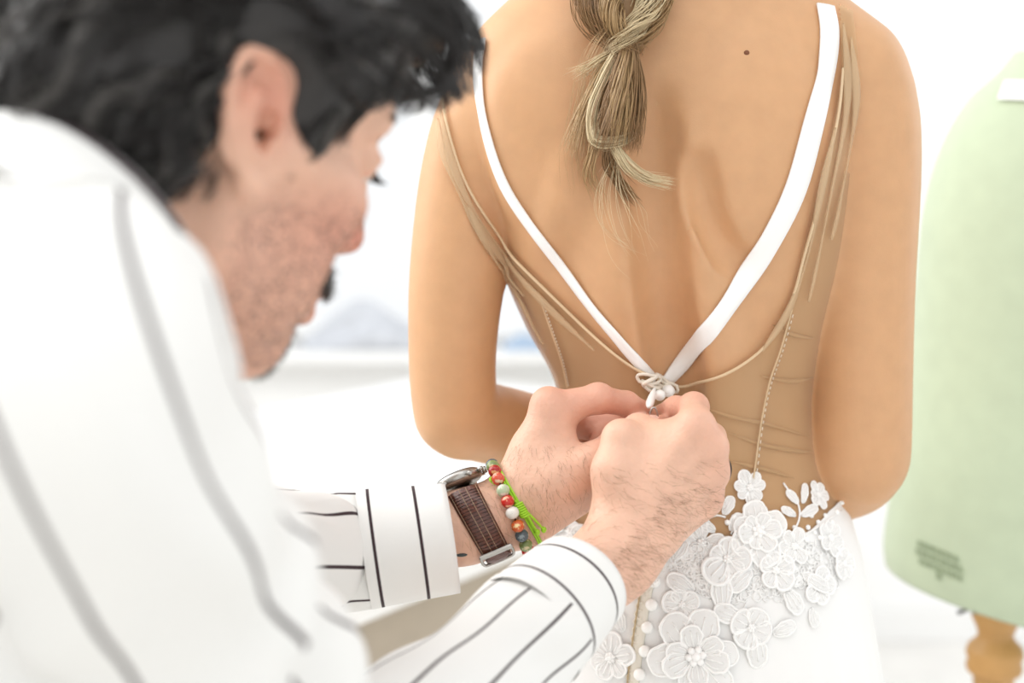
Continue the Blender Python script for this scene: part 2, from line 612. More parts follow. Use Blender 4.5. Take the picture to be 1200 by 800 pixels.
def crumple(name, c, size, amp, seed, label, cat, m, rot=0.0, group=None):
    rng = np.random.RandomState(seed)
    n = 22
    u, v = np.meshgrid(np.linspace(-1, 1, n), np.linspace(-1, 1, n), indexing='ij')
    z = np.zeros_like(u)
    for _ in range(9):
        a, b, p = rng.uniform(-5, 5), rng.uniform(-5, 5), rng.uniform(0, 6)
        z += np.sin(a * u + b * v + p)
    z = (z - z.min()) / (z.max() - z.min()) * amp * np.clip(1.25 - (u ** 2 + v ** 2) ** .5, .05, 1)
    x, y = u * size[0] / 2, v * size[1] / 2
    cr, sr = math.cos(rot), math.sin(rot)
    top = np.stack([c[0] + x * cr - y * sr, c[1] + x * sr + y * cr, c[2] + .004 + z], -1).reshape(-1, 3)
    bot = top.copy(); bot[:, 2] = c[2]
    i, j = np.meshgrid(np.arange(n - 1), np.arange(n - 1), indexing='ij')
    q = np.stack([i * n + j, (i + 1) * n + j, (i + 1) * n + j + 1, i * n + j + 1], -1).reshape(-1, 4)
    border = [k for k in range(n)] + [k * n + n - 1 for k in range(1, n)] + [(n - 1) * n + k for k in range(n - 2, -1, -1)] + [k * n for k in range(n - 2, 0, -1)]
    bb = np.array(border); b2 = np.roll(bb, -1)
    side = np.stack([bb, b2, b2 + n * n, bb + n * n], 1)
    g = Geo().add(np.vstack([top, bot]), np.vstack([q, q[:, ::-1] + n * n, side]))
    return tag(link(name, g.mesh(name), m), label, cat, group)


c = on_z(455, 412, TZ)
sill = lambda px, y=YW - .06: np.array([WY(px, 400, y)[0], y, wz0])
crumple('fabric_pile', sill(435), (.34, .1), .13, 3, 'pale grey crumpled cloth lying on the window sill left of the woman', 'cloth', M['greycloth'])
crumple('folded_cloth', on_z(622, 427, TZ + .002) if False else sill(620), (.13, .09), .05, 8, 'pale blue folded cloth on the sill beside her left waist', 'cloth', M['bluecloth'])

# ------------------------------------------------------------------ the woman: body field
YA = 1.14
TOR = [  # py, left px, right px, half depth, centre y
    (-10, 655, 900, .045, 1.125), (40, 590, 985, .062, 1.125), (100, 572, 1008, .078, 1.135), (200, 577, 1000, .092, 1.142), (300, 588, 985, .096, 1.146),
    (380, 618, 966, .090, 1.152), (440, 650, 957, .083, 1.158), (480, 658, 955, .080, 1.160), (540, 650, 964, .085, 1.158),
    (600, 634, 990, .097, 1.156), (680, 618, 1010, .112, 1.156), (800, 606, 1022, .122, 1.160), (900, 600, 1026, .12, 1.165)]
rows = []
for py, l, r, b, cy in TOR:
    A, B = WY(l, py, YA), WY(r, py, YA)
    rows.append((A[2], (A[0] + B[0]) / 2, (B[0] - A[0]) / 2, b, cy))
rows = spline(np.array(rows), 200)
rows = rows[np.argsort(rows[:, 0])]


def tor(z):
    return [np.interp(z, rows[:, 0], rows[:, i]) for i in (1, 2, 3, 4)]


def back_pt(px, py, inset=0.0):
    """point on the smooth back of the torso under a photo pixel"""
    y = 1.06
    for _ in range(6):
        p = WY(px, py, y)
        cx, a, b, cy = tor(p[2])
        t = min(abs(p[0] - cx) / a, .999)
        y = cy - b * (1 - t ** 2.3) ** (1 / 2.3)
    p[1] += inset
    return p


wv = Vol((-.13, .96, .82), (.40, 1.46, 1.56), .003)
sl, x, y, z = wv.sub(wv.lo, wv.lo + (wv.n - 1) * wv.h)
cx, a, b, cy = [q.astype(np.float32) for q in tor(z)]
k0 = (np.abs((x - cx) / a) ** 2.3 + np.abs((y - cy) / b) ** 2.3) ** (1 / 2.3)
d = (k0 - 1) * (0.6 * b + .4 * a)
ztop = WY(700, -8, YA)[2]
d = np.maximum(d, z - ztop)
wv.blend(sl, d, .01)
# neck and shoulder girdle
neck_t, neck_b = WY(748, -205, 1.160), WY(772, 30, 1.13)
wv.cone(neck_t, neck_b, .047, .052, .03)
wv.cone(WY(742, -70, 1.135), WY(592, 95, 1.125), .040, .037, .035)
wv.cone(WY(800, -70, 1.135), WY(1000, 78, 1.125), .042, .037, .035)
# shoulder blades, their inner borders, the muscles beside the spine
for px, py, rx, rz in ((888, 165, .052, .062), (648, 165, .048, .062)):
    p = back_pt(px, py, .012)
    wv.ell(p, (rx, .022, rz), .035)
wv.chain([back_pt(792, 120, .022), back_pt(790, 180, .010), back_pt(806, 245, .0065), back_pt(826, 285, .010), back_pt(866, 310, .022)], [.008, .009, .0075, .007, .006], .022, dense=14)
wv.chain([back_pt(690, 130, .022), back_pt(674, 190, .011), back_pt(660, 250, .009), back_pt(640, 300, .022)], [.008, .009, .0075, .006], .022, dense=12)
for px0, px1 in ((742, 765), (800, 835)):
    wv.chain([back_pt(px0 - 4, 220, .030), back_pt(px0, 330, .019), back_pt(px1, 450, .016), back_pt(px1, 560, .030)], [.016, .018, .019, .018], .03, dense=12)
spine = [back_pt(px, py, -.004) for px, py in ((766, 120), (768, 220), (776, 330), (790, 430), (800, 520))]
wv.chain(spine, [.002, .004, .005, .006, .003], .03, cut=True, dense=16)
wv.chain([back_pt(818, 190, -.008), back_pt(824, 235, -.004), back_pt(846, 290, -.004), back_pt(880, 320, -.009)], [.003, .003, .003, .003], .018, cut=True, dense=12)
TORSO = wv.f.copy()
# arms
YR = 1.13
LA = [(WY(px, py, y_), r) for px, py, y_, r in ((578, 128, YR, .040), (550, 222, YR, .036), (535, 330, YR - .005, .0335), (530, 425, YR - .005, .030), (534, 487, YR, .0285))]
wv.chain([p for p, r in LA], [r for p, r in LA], .012, dense=18)
LF = [(WY(px, py, y_), r) for px, py, y_, r in ((534, 487, YR, .0285), (592, 500, YR + .05, .0295), (640, 504, YR + .11, .026), (712, 500, YR + .19, .020))]
wv.chain([p for p, r in LF], [r for p, r in LF], .012, dense=12)
wv.cone(WY(524, 496, YR - .012), WY(540, 504, YR), .013, .016, .018)
RA = [(WY(px, py, y_), r) for px, py, y_, r in ((1008, 112, YR, .041), (1014, 215, YR, .0385), (1011, 340, YR - .003, .0365), (1011, 450, YR - .005, .0345), (1007, 535, YR, .036))]
wv.chain([p for p, r in RA], [r for p, r in RA], .012, dense=18)
RF = [(WY(px, py, y_), r) for px, py, y_, r in ((1007, 535, YR, .036), (984, 548, YR + .06, .038), (950, 520, YR + .2, .024), (900, 505, YR + .26, .020))]
wv.chain([p for p, r in RF], [r for p, r in RF], .012, dense=12)
wv.cone(WY(1018, 556, YR - .014), WY(1003, 552, YR), .012, .017, .02)


def simple_hand(v, wrist, d, side, nrm):
    """palm and five fingers laid along direction d"""
    d = unit(d); nrm = unit(nrm - d * (np.asarray(nrm) @ d)); s = np.cross(d, nrm) * side
    v.cone(wrist, wrist + d * .08, .022, .03, .01, flat=nrm, w=2.0)
    for i, (o, L) in enumerate(((-.024, .066), (-.008, .076), (.008, .07), (.023, .055))):
        a = wrist + d * .08 + s * o
        v.chain([a, a + d * L * .5 - nrm * .004, a + d * L * .85 - nrm * .016], [.0085, .0078, .0065], .004)
    a = wrist + d * .025 - s * .022
    v.chain([a, a + d * .035 - s * .018, a + d * .062 - s * .022 - nrm * .006], [.0115, .0095, .0075], .006)


simple_hand(wv, LF[-1][0], LF[-1][0] - LF[-2][0] + np.array([.02, .0, -.01]), 1, np.array([0, 1., .2]))
simple_hand(wv, RF[-1][0], RF[-1][0] - RF[-2][0] + np.array([-.02, -.02, 0]), -1, np.array([0, 1., .2]))
WV, WQ = wv.nets()
body_bvh = bvh_np(WV, WQ)

woman = thing('person', 'woman seen from behind in an open backed white dress, head out of frame', 'person', (YA * .12, YA, 0))


# ------------------------------------------------------------------ a head in its own frame (x face, y left, z up; origin between the ear canals), units cm
def head_field(neck_end, h=.2, man=True):
    c = .01
    v = Vol((-.125, -.105, -.20), (.135, .105, .145), h * c)
    E = lambda p, r, k=1.0, **kw: v.ell(np.array(p) * c, np.array(r) * c, k * c, **kw)
    C = lambda p, q, r1, r2, k=1.0, **kw: v.cone(np.array(p) * c, np.array(q) * c, r1 * c, r2 * c, k * c, **kw)
    E((-.2, 0, 4.9), (9.5, 7.5, 8.1))
    E((3.6, 0, 4.6), (6.0, 6.2, 5.6), 2)
    E((4.2, 0, -2.6), (5.0, 5.9, 6.6), 2)
    E((7.0, 0, -5.6), (3.1, 3.1, 2.6), 1.4)
    for s in (-1, 1):
        C((8.9, s * .8, 3.5), (7.6, s * 4.5, 3.5), 1.05, .9, 1.4)
        E((6.3, s * 4.7, -1.4), (2.4, 1.8, 1.7), 1.8)
        C((6, s * 5.4, -.8), (1, s * 6.7, .0), .8, .7, 1.6)
        C((.6, s * 6.0, -1), (.9, s * 5.5, -6.4), 1.5, 1.5, 1.6)
        C((.9, s * 5.4, -6.4), (6.3, s * 1.5, -9.5), 1.5, 1.6, 1.8)
        E((4.2, s * 4.0, -5.2), (3.6, 2.2, 3.8), 1.8)
    E((7.0, 0, -9.5), (1.5, 2.1, 1.4), 1.4)
    E((3.4, 0, -7.6), (5.0, 4.4, 2.9), 2)
    for s in (-1, 1):
        E((9.7, s * 3.4, 1.5), (1.6, 1.9, 1.25), 1.2, cut=True)
        E((7.95, s * 3.25, 1.45), (1.35, 1.5, 1.25), .5)
        C((8.9, s * 2.3, .95), (8.5, s * 4.4, 1.05), .22, .2, .5)
        C((9.2, s * 2.2, 1.5), (8.75, s * 4.5, 1.65), .2, .18, .4)
    C((9.1, 0, 3.0), (10.1, 0, .4), .85, .85, 1.2)
    C((10.2, 0, .4), (11.3, 0, -2.2), .85, .95, 1.0)
    for s in (-1, 1):
        E((9.8, s * 1.3, -2.7), (1.1, .75, .8), .8)
    C((9.7, 0, -3.3), (10.7, 0, -2.9), .5, .5, .6)
    for s in (-1, 1):
        E((10.2, s * .75, -3.5), (.5, .32, .45), .25, cut=True)
    for s in (-1, 1):
        C((10.3, 0, -5.6), (9.1, s * 2.2, -6.2), .5, .28, .6)
        C((10.0, 0, -7.0), (8.9, s * 2.0, -6.55), .62, .3, .6)
        C((11.1, 0, -6.3), (9.3, s * 2.4, -6.45), .16, .14, .3, cut=True)
    # ears
    for s in (-1, 1):
        ey, tilt, fl = s * 7.05, math.radians(14), math.radians(10)
        Eu = np.array([-math.cos(fl), s * math.sin(fl), 0])       # towards the ear's rear rim
        Ev = np.array([-math.sin(tilt) * .9, 0, math.cos(tilt)])
        En = np.cross(Eu, Ev) * (1 if np.cross(Eu, Ev)[1] * s > 0 else -1)
        o = np.array([.95, ey, -.3])
        A = lambda u, w, n=0.0: o + Eu * u + Ev * w + En * n
        R = np.stack([Eu, Ev, En])
        E(A(1.35, .9), (1.75, 2.7, .38), .5, R=unit(R))
        hel = [A(.15, .9, .25), A(.0, 2.2, .2), A(.6, 3.3, .2), A(1.6, 3.75, .2), A(2.6, 3.3, .2), A(3.1, 2.2, .2), A(3.05, .9, .2), A(2.6, -.4, .15), A(1.9, -1.5, .1), A(1.2, -2.3, .1)]
        hel = spline(np.array(hel), 22)
        for i in range(21):
            C(hel[i], hel[i + 1], .36, .36, .3)
        ant = spline(np.array([A(1.1, 2.7, .3), A(1.75, 1.6, .4), A(2.05, .5, .4), A(1.7, -.5, .4), A(1.1, -1.0, .4)]), 12)
        for i in range(11):
            C(ant[i], ant[i + 1], .3, .3, .4)
        E(A(.85, -2.1), (.85, .95, .4), .5, R=unit(R))
        E(A(.9, .3, .35), (.75, 1.05, .65), .35, R=unit(R), cut=True)
        E(A(1.25, 2.6, .5), (.75, .5, .42), .3, R=unit(R), cut=True)
        E(A(.25, .05, .35), (.45, .55, .4), .4, R=unit(R))
        C(A(.55, .3, .2), A(.4, .2, -.9), .34, .3, .25, cut=True)
    n0 = np.array([-2.6, 0, -2.5]); n1 = np.asarray(neck_end) / c
    r = 5.6 if man else 4.7
    C(n0, n0 + (n1 - n0) * .55, r, r, 2.2)
    C(n0 + (n1 - n0) * .5, n1, r, r + .6, 2.0)
    if man:
        C((5.5, 0, -8.8), np.array([3.4, 0, 0]) + n0 + (n1 - n0) * .7, 2.2, 2.0, 2.5)
    return v


def rotm(yaw, pitch, roll=0.0):
    cy_, sy_ = math.cos(yaw), math.sin(yaw)
    cp, sp = math.cos(pitch), math.sin(pitch)
    cr, sr = math.cos(roll), math.sin(roll)
    Rz = np.array([[cy_, -sy_, 0], [sy_, cy_, 0], [0, 0, 1]])
    Ry = np.array([[cp, 0, sp], [0, 1, 0], [-sp, 0, cp]])       # positive pitch looks down
    Rx = np.array([[1, 0, 0], [0, cr, -sr], [0, sr, cr]])
    return Rz @ Ry @ Rx


# woman's head above the frame, joined into her body mesh
Rw = rotm(math.radians(96), math.radians(8))
ow = WY(742, -268, 1.180)
nend = Rw.T @ (WY(758, -40, 1.145) - ow)
hv = head_field(nend, .32, False)
HV, HQ = hv.nets()
HVw = ow + (HV * .96) @ Rw.T
bodyV = np.concatenate([WV, HVw]); bodyQ = np.concatenate([WQ, HQ + len(WV)])
link('body', mesh_np('woman_body', bodyV, bodyQ), M['wskin'], woman)
# the mole on her back
loc, nor, _, _ = body_bvh.ray_cast(*ray(875, 62))
link('mole', Geo().add(*ball(loc, (.0021, .001, .002))).mesh('mole'), M['mole'], woman, 'small brown mole on her upper back')


# ------------------------------------------------------------------ woman's hair: cap, ponytail of twisted locks
def cap_mesh(name, off, ell_list, cuts, O, R, h=.004, noise=.002, seed=1):
    v = Vol((-.14, -.12, -.12), (.15, .12, .17), h)
    for c_, r_, k_ in ell_list: v.ell(np.array(c_) * .01, np.array(r_) * .01, k_ * .01)
    for c_, r_, k_ in cuts: v.ell(np.array(c_) * .01, np.array(r_) * .01, k_ * .01, cut=True)
    V, Q = v.nets()
    return V, Q


CV, CQ = cap_mesh('cap', 0, [((-.6, 0, 5.0), (10.0, 8.0, 8.8), 1), ((-5.5, 0, -.5), (4.6, 5.6, 4.6), 2)], [((9.5, 0, .5), (6.2, 6.6, 7.5), 1.5), ((3.5, 0, -8), (8, 9, 8.4), 1)], None, None, .005)
link('hair_cap', mesh_np('hair_cap', ow + CV * .97 @ Rw.T, CQ), M['wh2'], woman)
rng = np.random.RandomState(5)


def hair_lock(guide_px, width_px, n, mi, name, tip=.25, wave=1.5, depth=None, seed=0, rad=.00035, twist=0.0):
    """a lock of n fine strands about a guide given as (px, py, y) points"""
    r = np.random.RandomState(seed)
    G = spline(np.array([WY(*g) for g in guide_px], float), 26)
    wd = spline(np.array(width_px, float), 26)[:, 0] * .00064
    Tn, N, B = frames(G)
    S = []
    t = np.linspace(0, 1, 26)
    for i in range(n):
        a, q = r.uniform(0, 2 * math.pi), math.sqrt(r.uniform(0, 1))
        ph = a + twist * t + r.normal(0, .15)
        amp = wd * q * (1 + .25 * np.sin(t * r.uniform(3, 9) + r.uniform(0, 6)))
        P = G + N * (np.cos(ph) * amp)[:, None] + B * (np.sin(ph) * amp * .75)[:, None]
        P = P + (r.normal(0, 1, 3) * .0012 * wave) * (t ** 2)[:, None]
        if wave > 1.9: P = P + (r.normal(0, 1, 3) * .0022) * (np.clip(t - .55, 0, 1) ** 1.5)[:, None] + N * (np.sin(t * r.uniform(4, 9)) * .0012 * t)[:, None]
        S.append(P)
    S = np.array(S)
    rr = rad * (1 - (1 - tip) * t ** 3)
    V, Q = strands(S, rr, 3)
    return Geo().add(V, Q).mesh(name)


pony = link('ponytail', Geo().add(*tube(spline(np.array([WY(738, -250, 1.075), WY(735, -170, 1.062), WY(728, -70, 1.066), WY(730, 20, 1.052), WY(731, 55, 1.046), WY(722, 120, 1.040), WY(716, 160, 1.038)]), 20), spline(np.array([.024, .027, .027, .020, .0115, .0165, .006]), 20)[:, 0], 12)).mesh('ponytail_core'), M['wh1'], woman, 'dark blonde twisted ponytail hanging down her back')
LOCKS = [
    ([(725, -260, 1.07), (690, -190, 1.045), (700, -120, 1.040), (722, -70, 1.036), (750, -30, 1.034), (770, 0, 1.042)], (18, 28, 26, 24, 22, 16), 90, 'wh2', 3),
    ([(750, -260, 1.07), (785, -190, 1.045), (775, -120, 1.040), (748, -70, 1.034), (712, -30, 1.034), (692, 0, 1.044)], (18, 28, 26, 24, 22, 18), 90, 'wh1', 3),
    ([(738, -260, 1.07), (740, -200, 1.040), (725, -150, 1.034), (735, -100, 1.032), (728, -50, 1.034), (722, 0, 1.034)], (18, 28, 26, 24, 22, 14), 90, 'wh3', 3),
    # guide, widths (px), strands, material
    ([(690, -60, 1.06), (690, 5, 1.045), (712, 40, 1.038), (738, 55, 1.036)], (26, 24, 18, 11), 90, 'wh1', 3),
    ([(735, -60, 1.05), (716, 0, 1.032), (722, 30, 1.026), (742, 58, 1.030)], (20, 18, 14, 9), 80, 'wh2', 4),
    ([(770, -60, 1.05), (758, 10, 1.034), (738, 38, 1.026), (716, 60, 1.030)], (24, 20, 14, 9), 90, 'wh3', 4),
    ([(785, -50, 1.06), (775, 10, 1.042), (752, 44, 1.034), (735, 60, 1.034)], (18, 16, 12, 8), 80, 'wh2', 3),
    ([(712, 52, 1.040), (726, 60, 1.028), (742, 60, 1.028), (750, 52, 1.038)], (9, 9, 9, 8), 60, 'wh1', 6),
    ([(735, 50, 1.032), (728, 90, 1.026), (716, 140, 1.022), (706, 182, 1.026)], (9, 18, 22, 12), 130, 'wh1', 1),
    ([(740, 52, 1.030), (744, 95, 1.024), (742, 140, 1.020), (738, 176, 1.024)], (8, 13, 17, 13), 120, 'wh1', 1),
    ([(735, 55, 1.028), (730, 95, 1.020), (724, 135, 1.016), (722, 172, 1.022)], (8, 14, 16, 12), 110, 'wh2', 1),
    ([(726, 52, 1.032), (708, 90, 1.030), (694, 130, 1.030), (698, 165, 1.026), (726, 166, 1.020), (742, 156, 1.026)], (5, 8, 9, 9, 7, 4), 90, 'wh3', 1.5),
    ([(724, 54, 1.034), (700, 95, 1.034), (682, 140, 1.034), (672, 178, 1.036)], (5, 8, 10, 14), 60, 'wh2', .5),
    ([(718, 165, 1.026), (726, 180, 1.022), (738, 196, 1.024), (758, 208, 1.034), (786, 214, 1.042)], (8, 8, 8, 6, 3), 70, 'wh3', .8),
    ([(712, 170, 1.032), (716, 195, 1.032), (728, 215, 1.036), (744, 236, 1.042)], (8, 9, 7, 4), 70, 'wh1', .8),
    ([(700, 160, 1.03), (694, 182, 1.03), (690, 205, 1.036), (700, 225, 1.04)], (8, 9, 9, 9), 30, 'wh2', .6),
    ([(720, 60, 1.036), (704, 68, 1.034), (690, 78, 1.036), (672, 88, 1.04)], (5, 6, 7, 8), 26, 'wh3', .4),
]
for i, (g, w, n, m_, tw) in enumerate(LOCKS):
    link('lock', hair_lock(g, w, n, m_, 'lock', seed=i, twist=tw, wave=2.6 if i > 11 else 1.5, tip=.12), M[m_], pony)
link('loose_strands', hair_lock([(722, 185, 1.03), (716, 225, 1.038), (726, 262, 1.042), (745, 290, 1.046)], (8, 34, 44, 22), 26, 'wh3', 'loose_strands', seed=77, rad=.00014, wave=5), M['wh3'], pony, kind='stuff')
link('loose_strands', hair_lock([(728, 20, 1.03), (700, 60, 1.034), (684, 110, 1.036), (676, 170, 1.04), (684, 215, 1.044)], (10, 16, 16, 20, 26), 34, 'wh2', 'loose_strands', seed=78, rad=.00014, wave=4), M['wh2'], pony, kind='stuff')
link('hair_tie', Geo().add(*tube(np.array([[math.cos(a) * .0105, -math.sin(a) * .0085, .002 * math.sin(3 * a)] for a in np.linspace(0, 2 * math.pi, 28, endpoint=False)]) + WY(733, 56, 1.036), .0028, 8, True, ref=(0, 0, 1))).mesh('hair_tie'), M['wh1'], pony)

# ------------------------------------------------------------------ the dress
dress = thing('wedding_dress', 'white lace wedding dress with nude tulle back, worn by the woman', 'dress', (YA * .12, YA, 0))
EDGE = np.array([(512, 62), (520, 100), (527, 150), (548, 218), (588, 282), (640, 337), (690, 385), (730, 420), (762, 441), (792, 452), (822, 447),
                 (862, 430), (900, 398), (925, 352), (942, 290), (962, 215), (978, 140), (986, 80), (984, 26)], float)
EC = spline(EDGE, 240)


def edge_dist(px, py):
    """signed distance in photo pixels, positive inside the tulle"""
    d2 = np.full(px.shape, 1e9); sg = np.zeros(px.shape)
    for i in range(len(EC) - 1):
        a, b_ = EC[i], EC[i + 1]
        v = b_ - a; L = v @ v
        t = np.clip(((px - a[0]) * v[0] + (py - a[1]) * v[1]) / L, 0, 1)
        ex, ey = px - a[0] - t * v[0], py - a[1] - t * v[1]
        q = ex * ex + ey * ey
        m_ = q < d2
        d2[m_] = q[m_]
        sg[m_] = np.sign(v[0] * (py - a[1]) - v[1] * (px - a[0]))[m_]
    return np.sqrt(d2) * sg


# tulle follows the torso field without arms, 2 mm out
tv = Vol(wv.lo, wv.lo + (wv.n - 1) * wv.h, wv.h)
tv.f = TORSO; tv.n = np.array(TORSO.shape)
TVv, TQ = tv.nets(.0022)
arm = Vol(wv.lo, wv.lo + (wv.n - 1) * wv.h, wv.h)
arm.chain([p for p, r in LA], [r for p, r in LA], .01); arm.chain([p for p, r in RA], [r for p, r in RA], .01)
arm.chain([p for p, r in LF], [r + .002 for p, r in LF], .01); arm.chain([p for p, r in RF], [r + .002 for p, r in RF], .01)
ijk = np.clip(np.round((TVv - arm.lo) / arm.h).astype(int), 0, arm.n - 1)
ad = arm.f[tuple(ijk.T)]
px, py, dp = project(TVv)
cx, a, b, cy = tor(TVv[:, 2])
ed_ = edge_dist(px, py) * .00066
front = TVv[:, 1] > YA + .0
ed_[front] = np.minimum((WY(700, 120, YA)[2] - TVv[front][:, 2]) , .05)
low = TVv[:, 2] - WY(700, 700, YA)[2]
sx = np.minimum(np.minimum(ed_, ad + .012), low)
lr = np.interp(py, [20, 60, 130, 200, 300], [1000, 1005, 1003, 990, 1200]); ll = np.interp(py, [60, 100, 150, 200, 260], [500, 511, 515, 525, 400])
sx[~front] = np.minimum(sx, np.minimum(lr - px, px - ll) * .00066)[~front]
inside_x = np.abs(TVv[:, 0] - cx) < a + .02
sx[~inside_x] = -1
keep = (sx[TQ] > -.004).any(1)
TQ = TQ[keep]
used = np.unique(TQ); mp = np.full(len(TVv), -1); mp[used] = np.arange(len(used))
tul_me = mesh_np('tulle_back', TVv[used], mp[TQ], attrs={'cut': sx[used]})
# clean cut line: alpha by the attribute
nt = M['tulle'].node_tree
mx = [n for n in nt.nodes if n.type == 'MIX_SHADER'][0]
at = nt.nodes.new('ShaderNodeAttribute'); at.attribute_name = 'cut'
gt = nt.nodes.new('ShaderNodeMath'); gt.operation = 'LESS_THAN'; gt.inputs[1].default_value = 0.0
nt.links.new(at.outputs['Fac'], gt.inputs[0])
mm = nt.nodes.new('ShaderNodeMath'); mm.operation = 'MAXIMUM'; mm.inputs[1].default_value = 0.42
nt.links.new(gt.outputs[0], mm.inputs[0]); nt.links.new(mm.outputs[0], mx.inputs[0])
tulle = link('tulle_back', tul_me, M['tulle'], dress, 'sheer nude tulle back panel')
tul_bvh = bvh_np(TVv[used], mp[TQ])


def hit(px, py, bvhs, off=0.0):
    o, dr = ray(px, py)
    best = None
    for bv in bvhs:
        l, n, i, dist = bv.ray_cast(o, dr)
        if l is not None and (best is None or dist < best[2]): best = (l, n, dist)
    if best is None:
        q = Vector(WY(px, py, 1.12))
        l, n, i, dist = bvhs[0].find_nearest(q)
        best = (l, n, dist)
    l, n = np.array(best[0]), np.array(best[1])
    if n @ np.array(dr) > 0: n = -n
    return l + n * off, n


def toward(px, py, off):
    """a point hanging in front of the back, off metres nearer along the ray"""
    return hit(px, py, [tul_bvh, body_bvh])[0] - np.array(ray(px, py)[1]) * off


def surf_line(pts, n, bvhs, off, smooth=2):
    c_ = spline(np.array(pts, float), n)
    H = [hit(p[0], p[1], bvhs, off) for p in c_]
    P = np.array([h[0] for h in H]); N = np.array([h[1] for h in H])
    for _ in range(smooth):
        P[1:-1] = (P[:-2] + 2 * P[1:-1] + P[2:]) / 4
        N[1:-1] = (N[:-2] + 2 * N[1:-1] + N[2:]) / 4
    return P, unit(N), c_


def ribbon(P, N, w, th):
    T = unit(np.gradient(P, axis=0)); S = unit(np.cross(N, T))
    w = np.broadcast_to(w, (len(P),))[:, None] / 2
    cols = [P - S * w - N * th * .4, P - S * w * .93 + N * th * .7, P - S * w * .3 + N * th, P + S * w * .3 + N * th, P + S * w * .93 + N * th * .7, P + S * w - N * th * .4]
    V = np.stack(cols, 1).reshape(-1, 3); m_ = 6
    i = np.arange(len(P) - 1)[:, None]; j = np.arange(m_)[None]; j2 = (j + 1) % m_
    Q = np.stack([i * m_ + j, i * m_ + j2, (i + 1) * m_ + j2, (i + 1) * m_ + j], -1).reshape(-1, 4)
    e = (len(P) - 1) * m_
    return V, Q, np.array([[0, 1, 2], [0, 2, 3], [0, 3, 4], [0, 4, 5], [e, e + 2, e + 1], [e, e + 3, e + 2], [e, e + 4, e + 3], [e, e + 5, e + 4]])


PX = .00064
SL = [(566, 48), (562, 75), (564, 112), (575, 168), (594, 220), (625, 267), (660, 313), (696, 361), (726, 397), (750, 428), (764, 444)]
SR = [(966, 8), (971, 40), (966, 85), (952, 145), (931, 222), (898, 288), (862, 342), (826, 393), (798, 427), (778, 448)]
for pts, ws in ((SL, (14, 14, 14, 14, 14, 14, 13, 13, 13, 13, 12)), (SR, (24, 25, 26, 28, 29, 28, 26, 23, 20, 16))):
    P, N, _ = surf_line(pts, 60, [body_bvh], .0022)
    w = spline(np.array(ws, float), 60)[:, 0] * PX
    link('strap', Geo().add(*ribbon(P, N, w, .0012)).mesh('strap'), M['satin'], dress, 'white satin shoulder strap')
P, N, _ = surf_line(EDGE[1:-1], 200, [tul_bvh, body_bvh], .0026, 6)
link('tulle_hem', Geo().add(*tube(P, .0011, 6)).mesh('tulle_hem'), M['tulle_edge'], dress, 'pale rolled edge of the tulle')
FOLDS = [[(986, 30), (990, 90), (984, 160), (968, 240), (955, 300), (944, 352)], [(995, 45), (1000, 110), (994, 170), (980, 235), (970, 280)],
         [(975, 150), (958, 225), (944, 300), (922, 360), (890, 410)], [(520, 130), (532, 190), (556, 250), (600, 310), (650, 362), (700, 408)],
         [(517, 140), (524, 185), (545, 240), (575, 290), (618, 345)], [(548, 240), (575, 300), (612, 350), (640, 400)]]
for i, f in enumerate(FOLDS):
    P, N, _ = surf_line(f, 70, [tul_bvh, body_bvh], .0028, 8)
    w = (.0055 + .0035 * np.sin(np.linspace(0, 7 + i, 70))) * np.sin(np.linspace(.02, math.pi - .02, 70)) ** .5
    P = P + N * (.001 * np.sin(np.linspace(0, 9, 70)))[:, None]
    link('tulle_fold', Geo().add(*ribbon(P, N, w, .0012)).mesh('tulle_fold'), M['tulle_fold'], dress)
SEAMS = [[(926, 360), (912, 410), (898, 450), (888, 500), (881, 560)], [(634, 345), (648, 385), (660, 420), (668, 452)]]
for f in SEAMS:
    P, N, cc = surf_line(f, 60, [tul_bvh, body_bvh], .0026, 4)
    sm = link('seam', Geo().add(*tube(P, .0007, 6)).mesh('seam'), M['tulle_edge'], dress)
    S_ = unit(np.cross(N, np.gradient(P, axis=0)))
    g = Geo()
    for k in range(2, 58, 2):
        g.add(*tube(np.array([P[k] + S_[k] * .0022 + N[k] * .0003, P[k + 1] + S_[k] * .0022 + N[k] * .0003]), .0004, 5))
    link('stitches', g.mesh('stitches'), M['cream'], sm, kind='stuff')
WR = [[(812, 470), (850, 486), (900, 497), (948, 512)], [(850, 505), (890, 520), (930, 528), (952, 530)], [(856, 540), (890, 548), (930, 560)], [(905, 380), (930, 392), (952, 396)], [(890, 440), (925, 446), (955, 442)]]
for f in WR:
    P, N, _ = surf_line(f, 30, [tul_bvh, body_bvh], .0008, 4)
    link('crease', Geo().add(*tube(P, .0018 * np.sin(np.linspace(.15, 3.0, 30)), 8, flat=.6)).mesh('crease'), M['tulle'], tulle)
for m_ in bpy.data.meshes:
    if m_.name.startswith('crease') and 'cut' not in m_.attributes:
        m_.attributes.new('cut', 'FLOAT', 'POINT').data.foreach_set('value', np.ones(len(m_.vertices), np.float32))

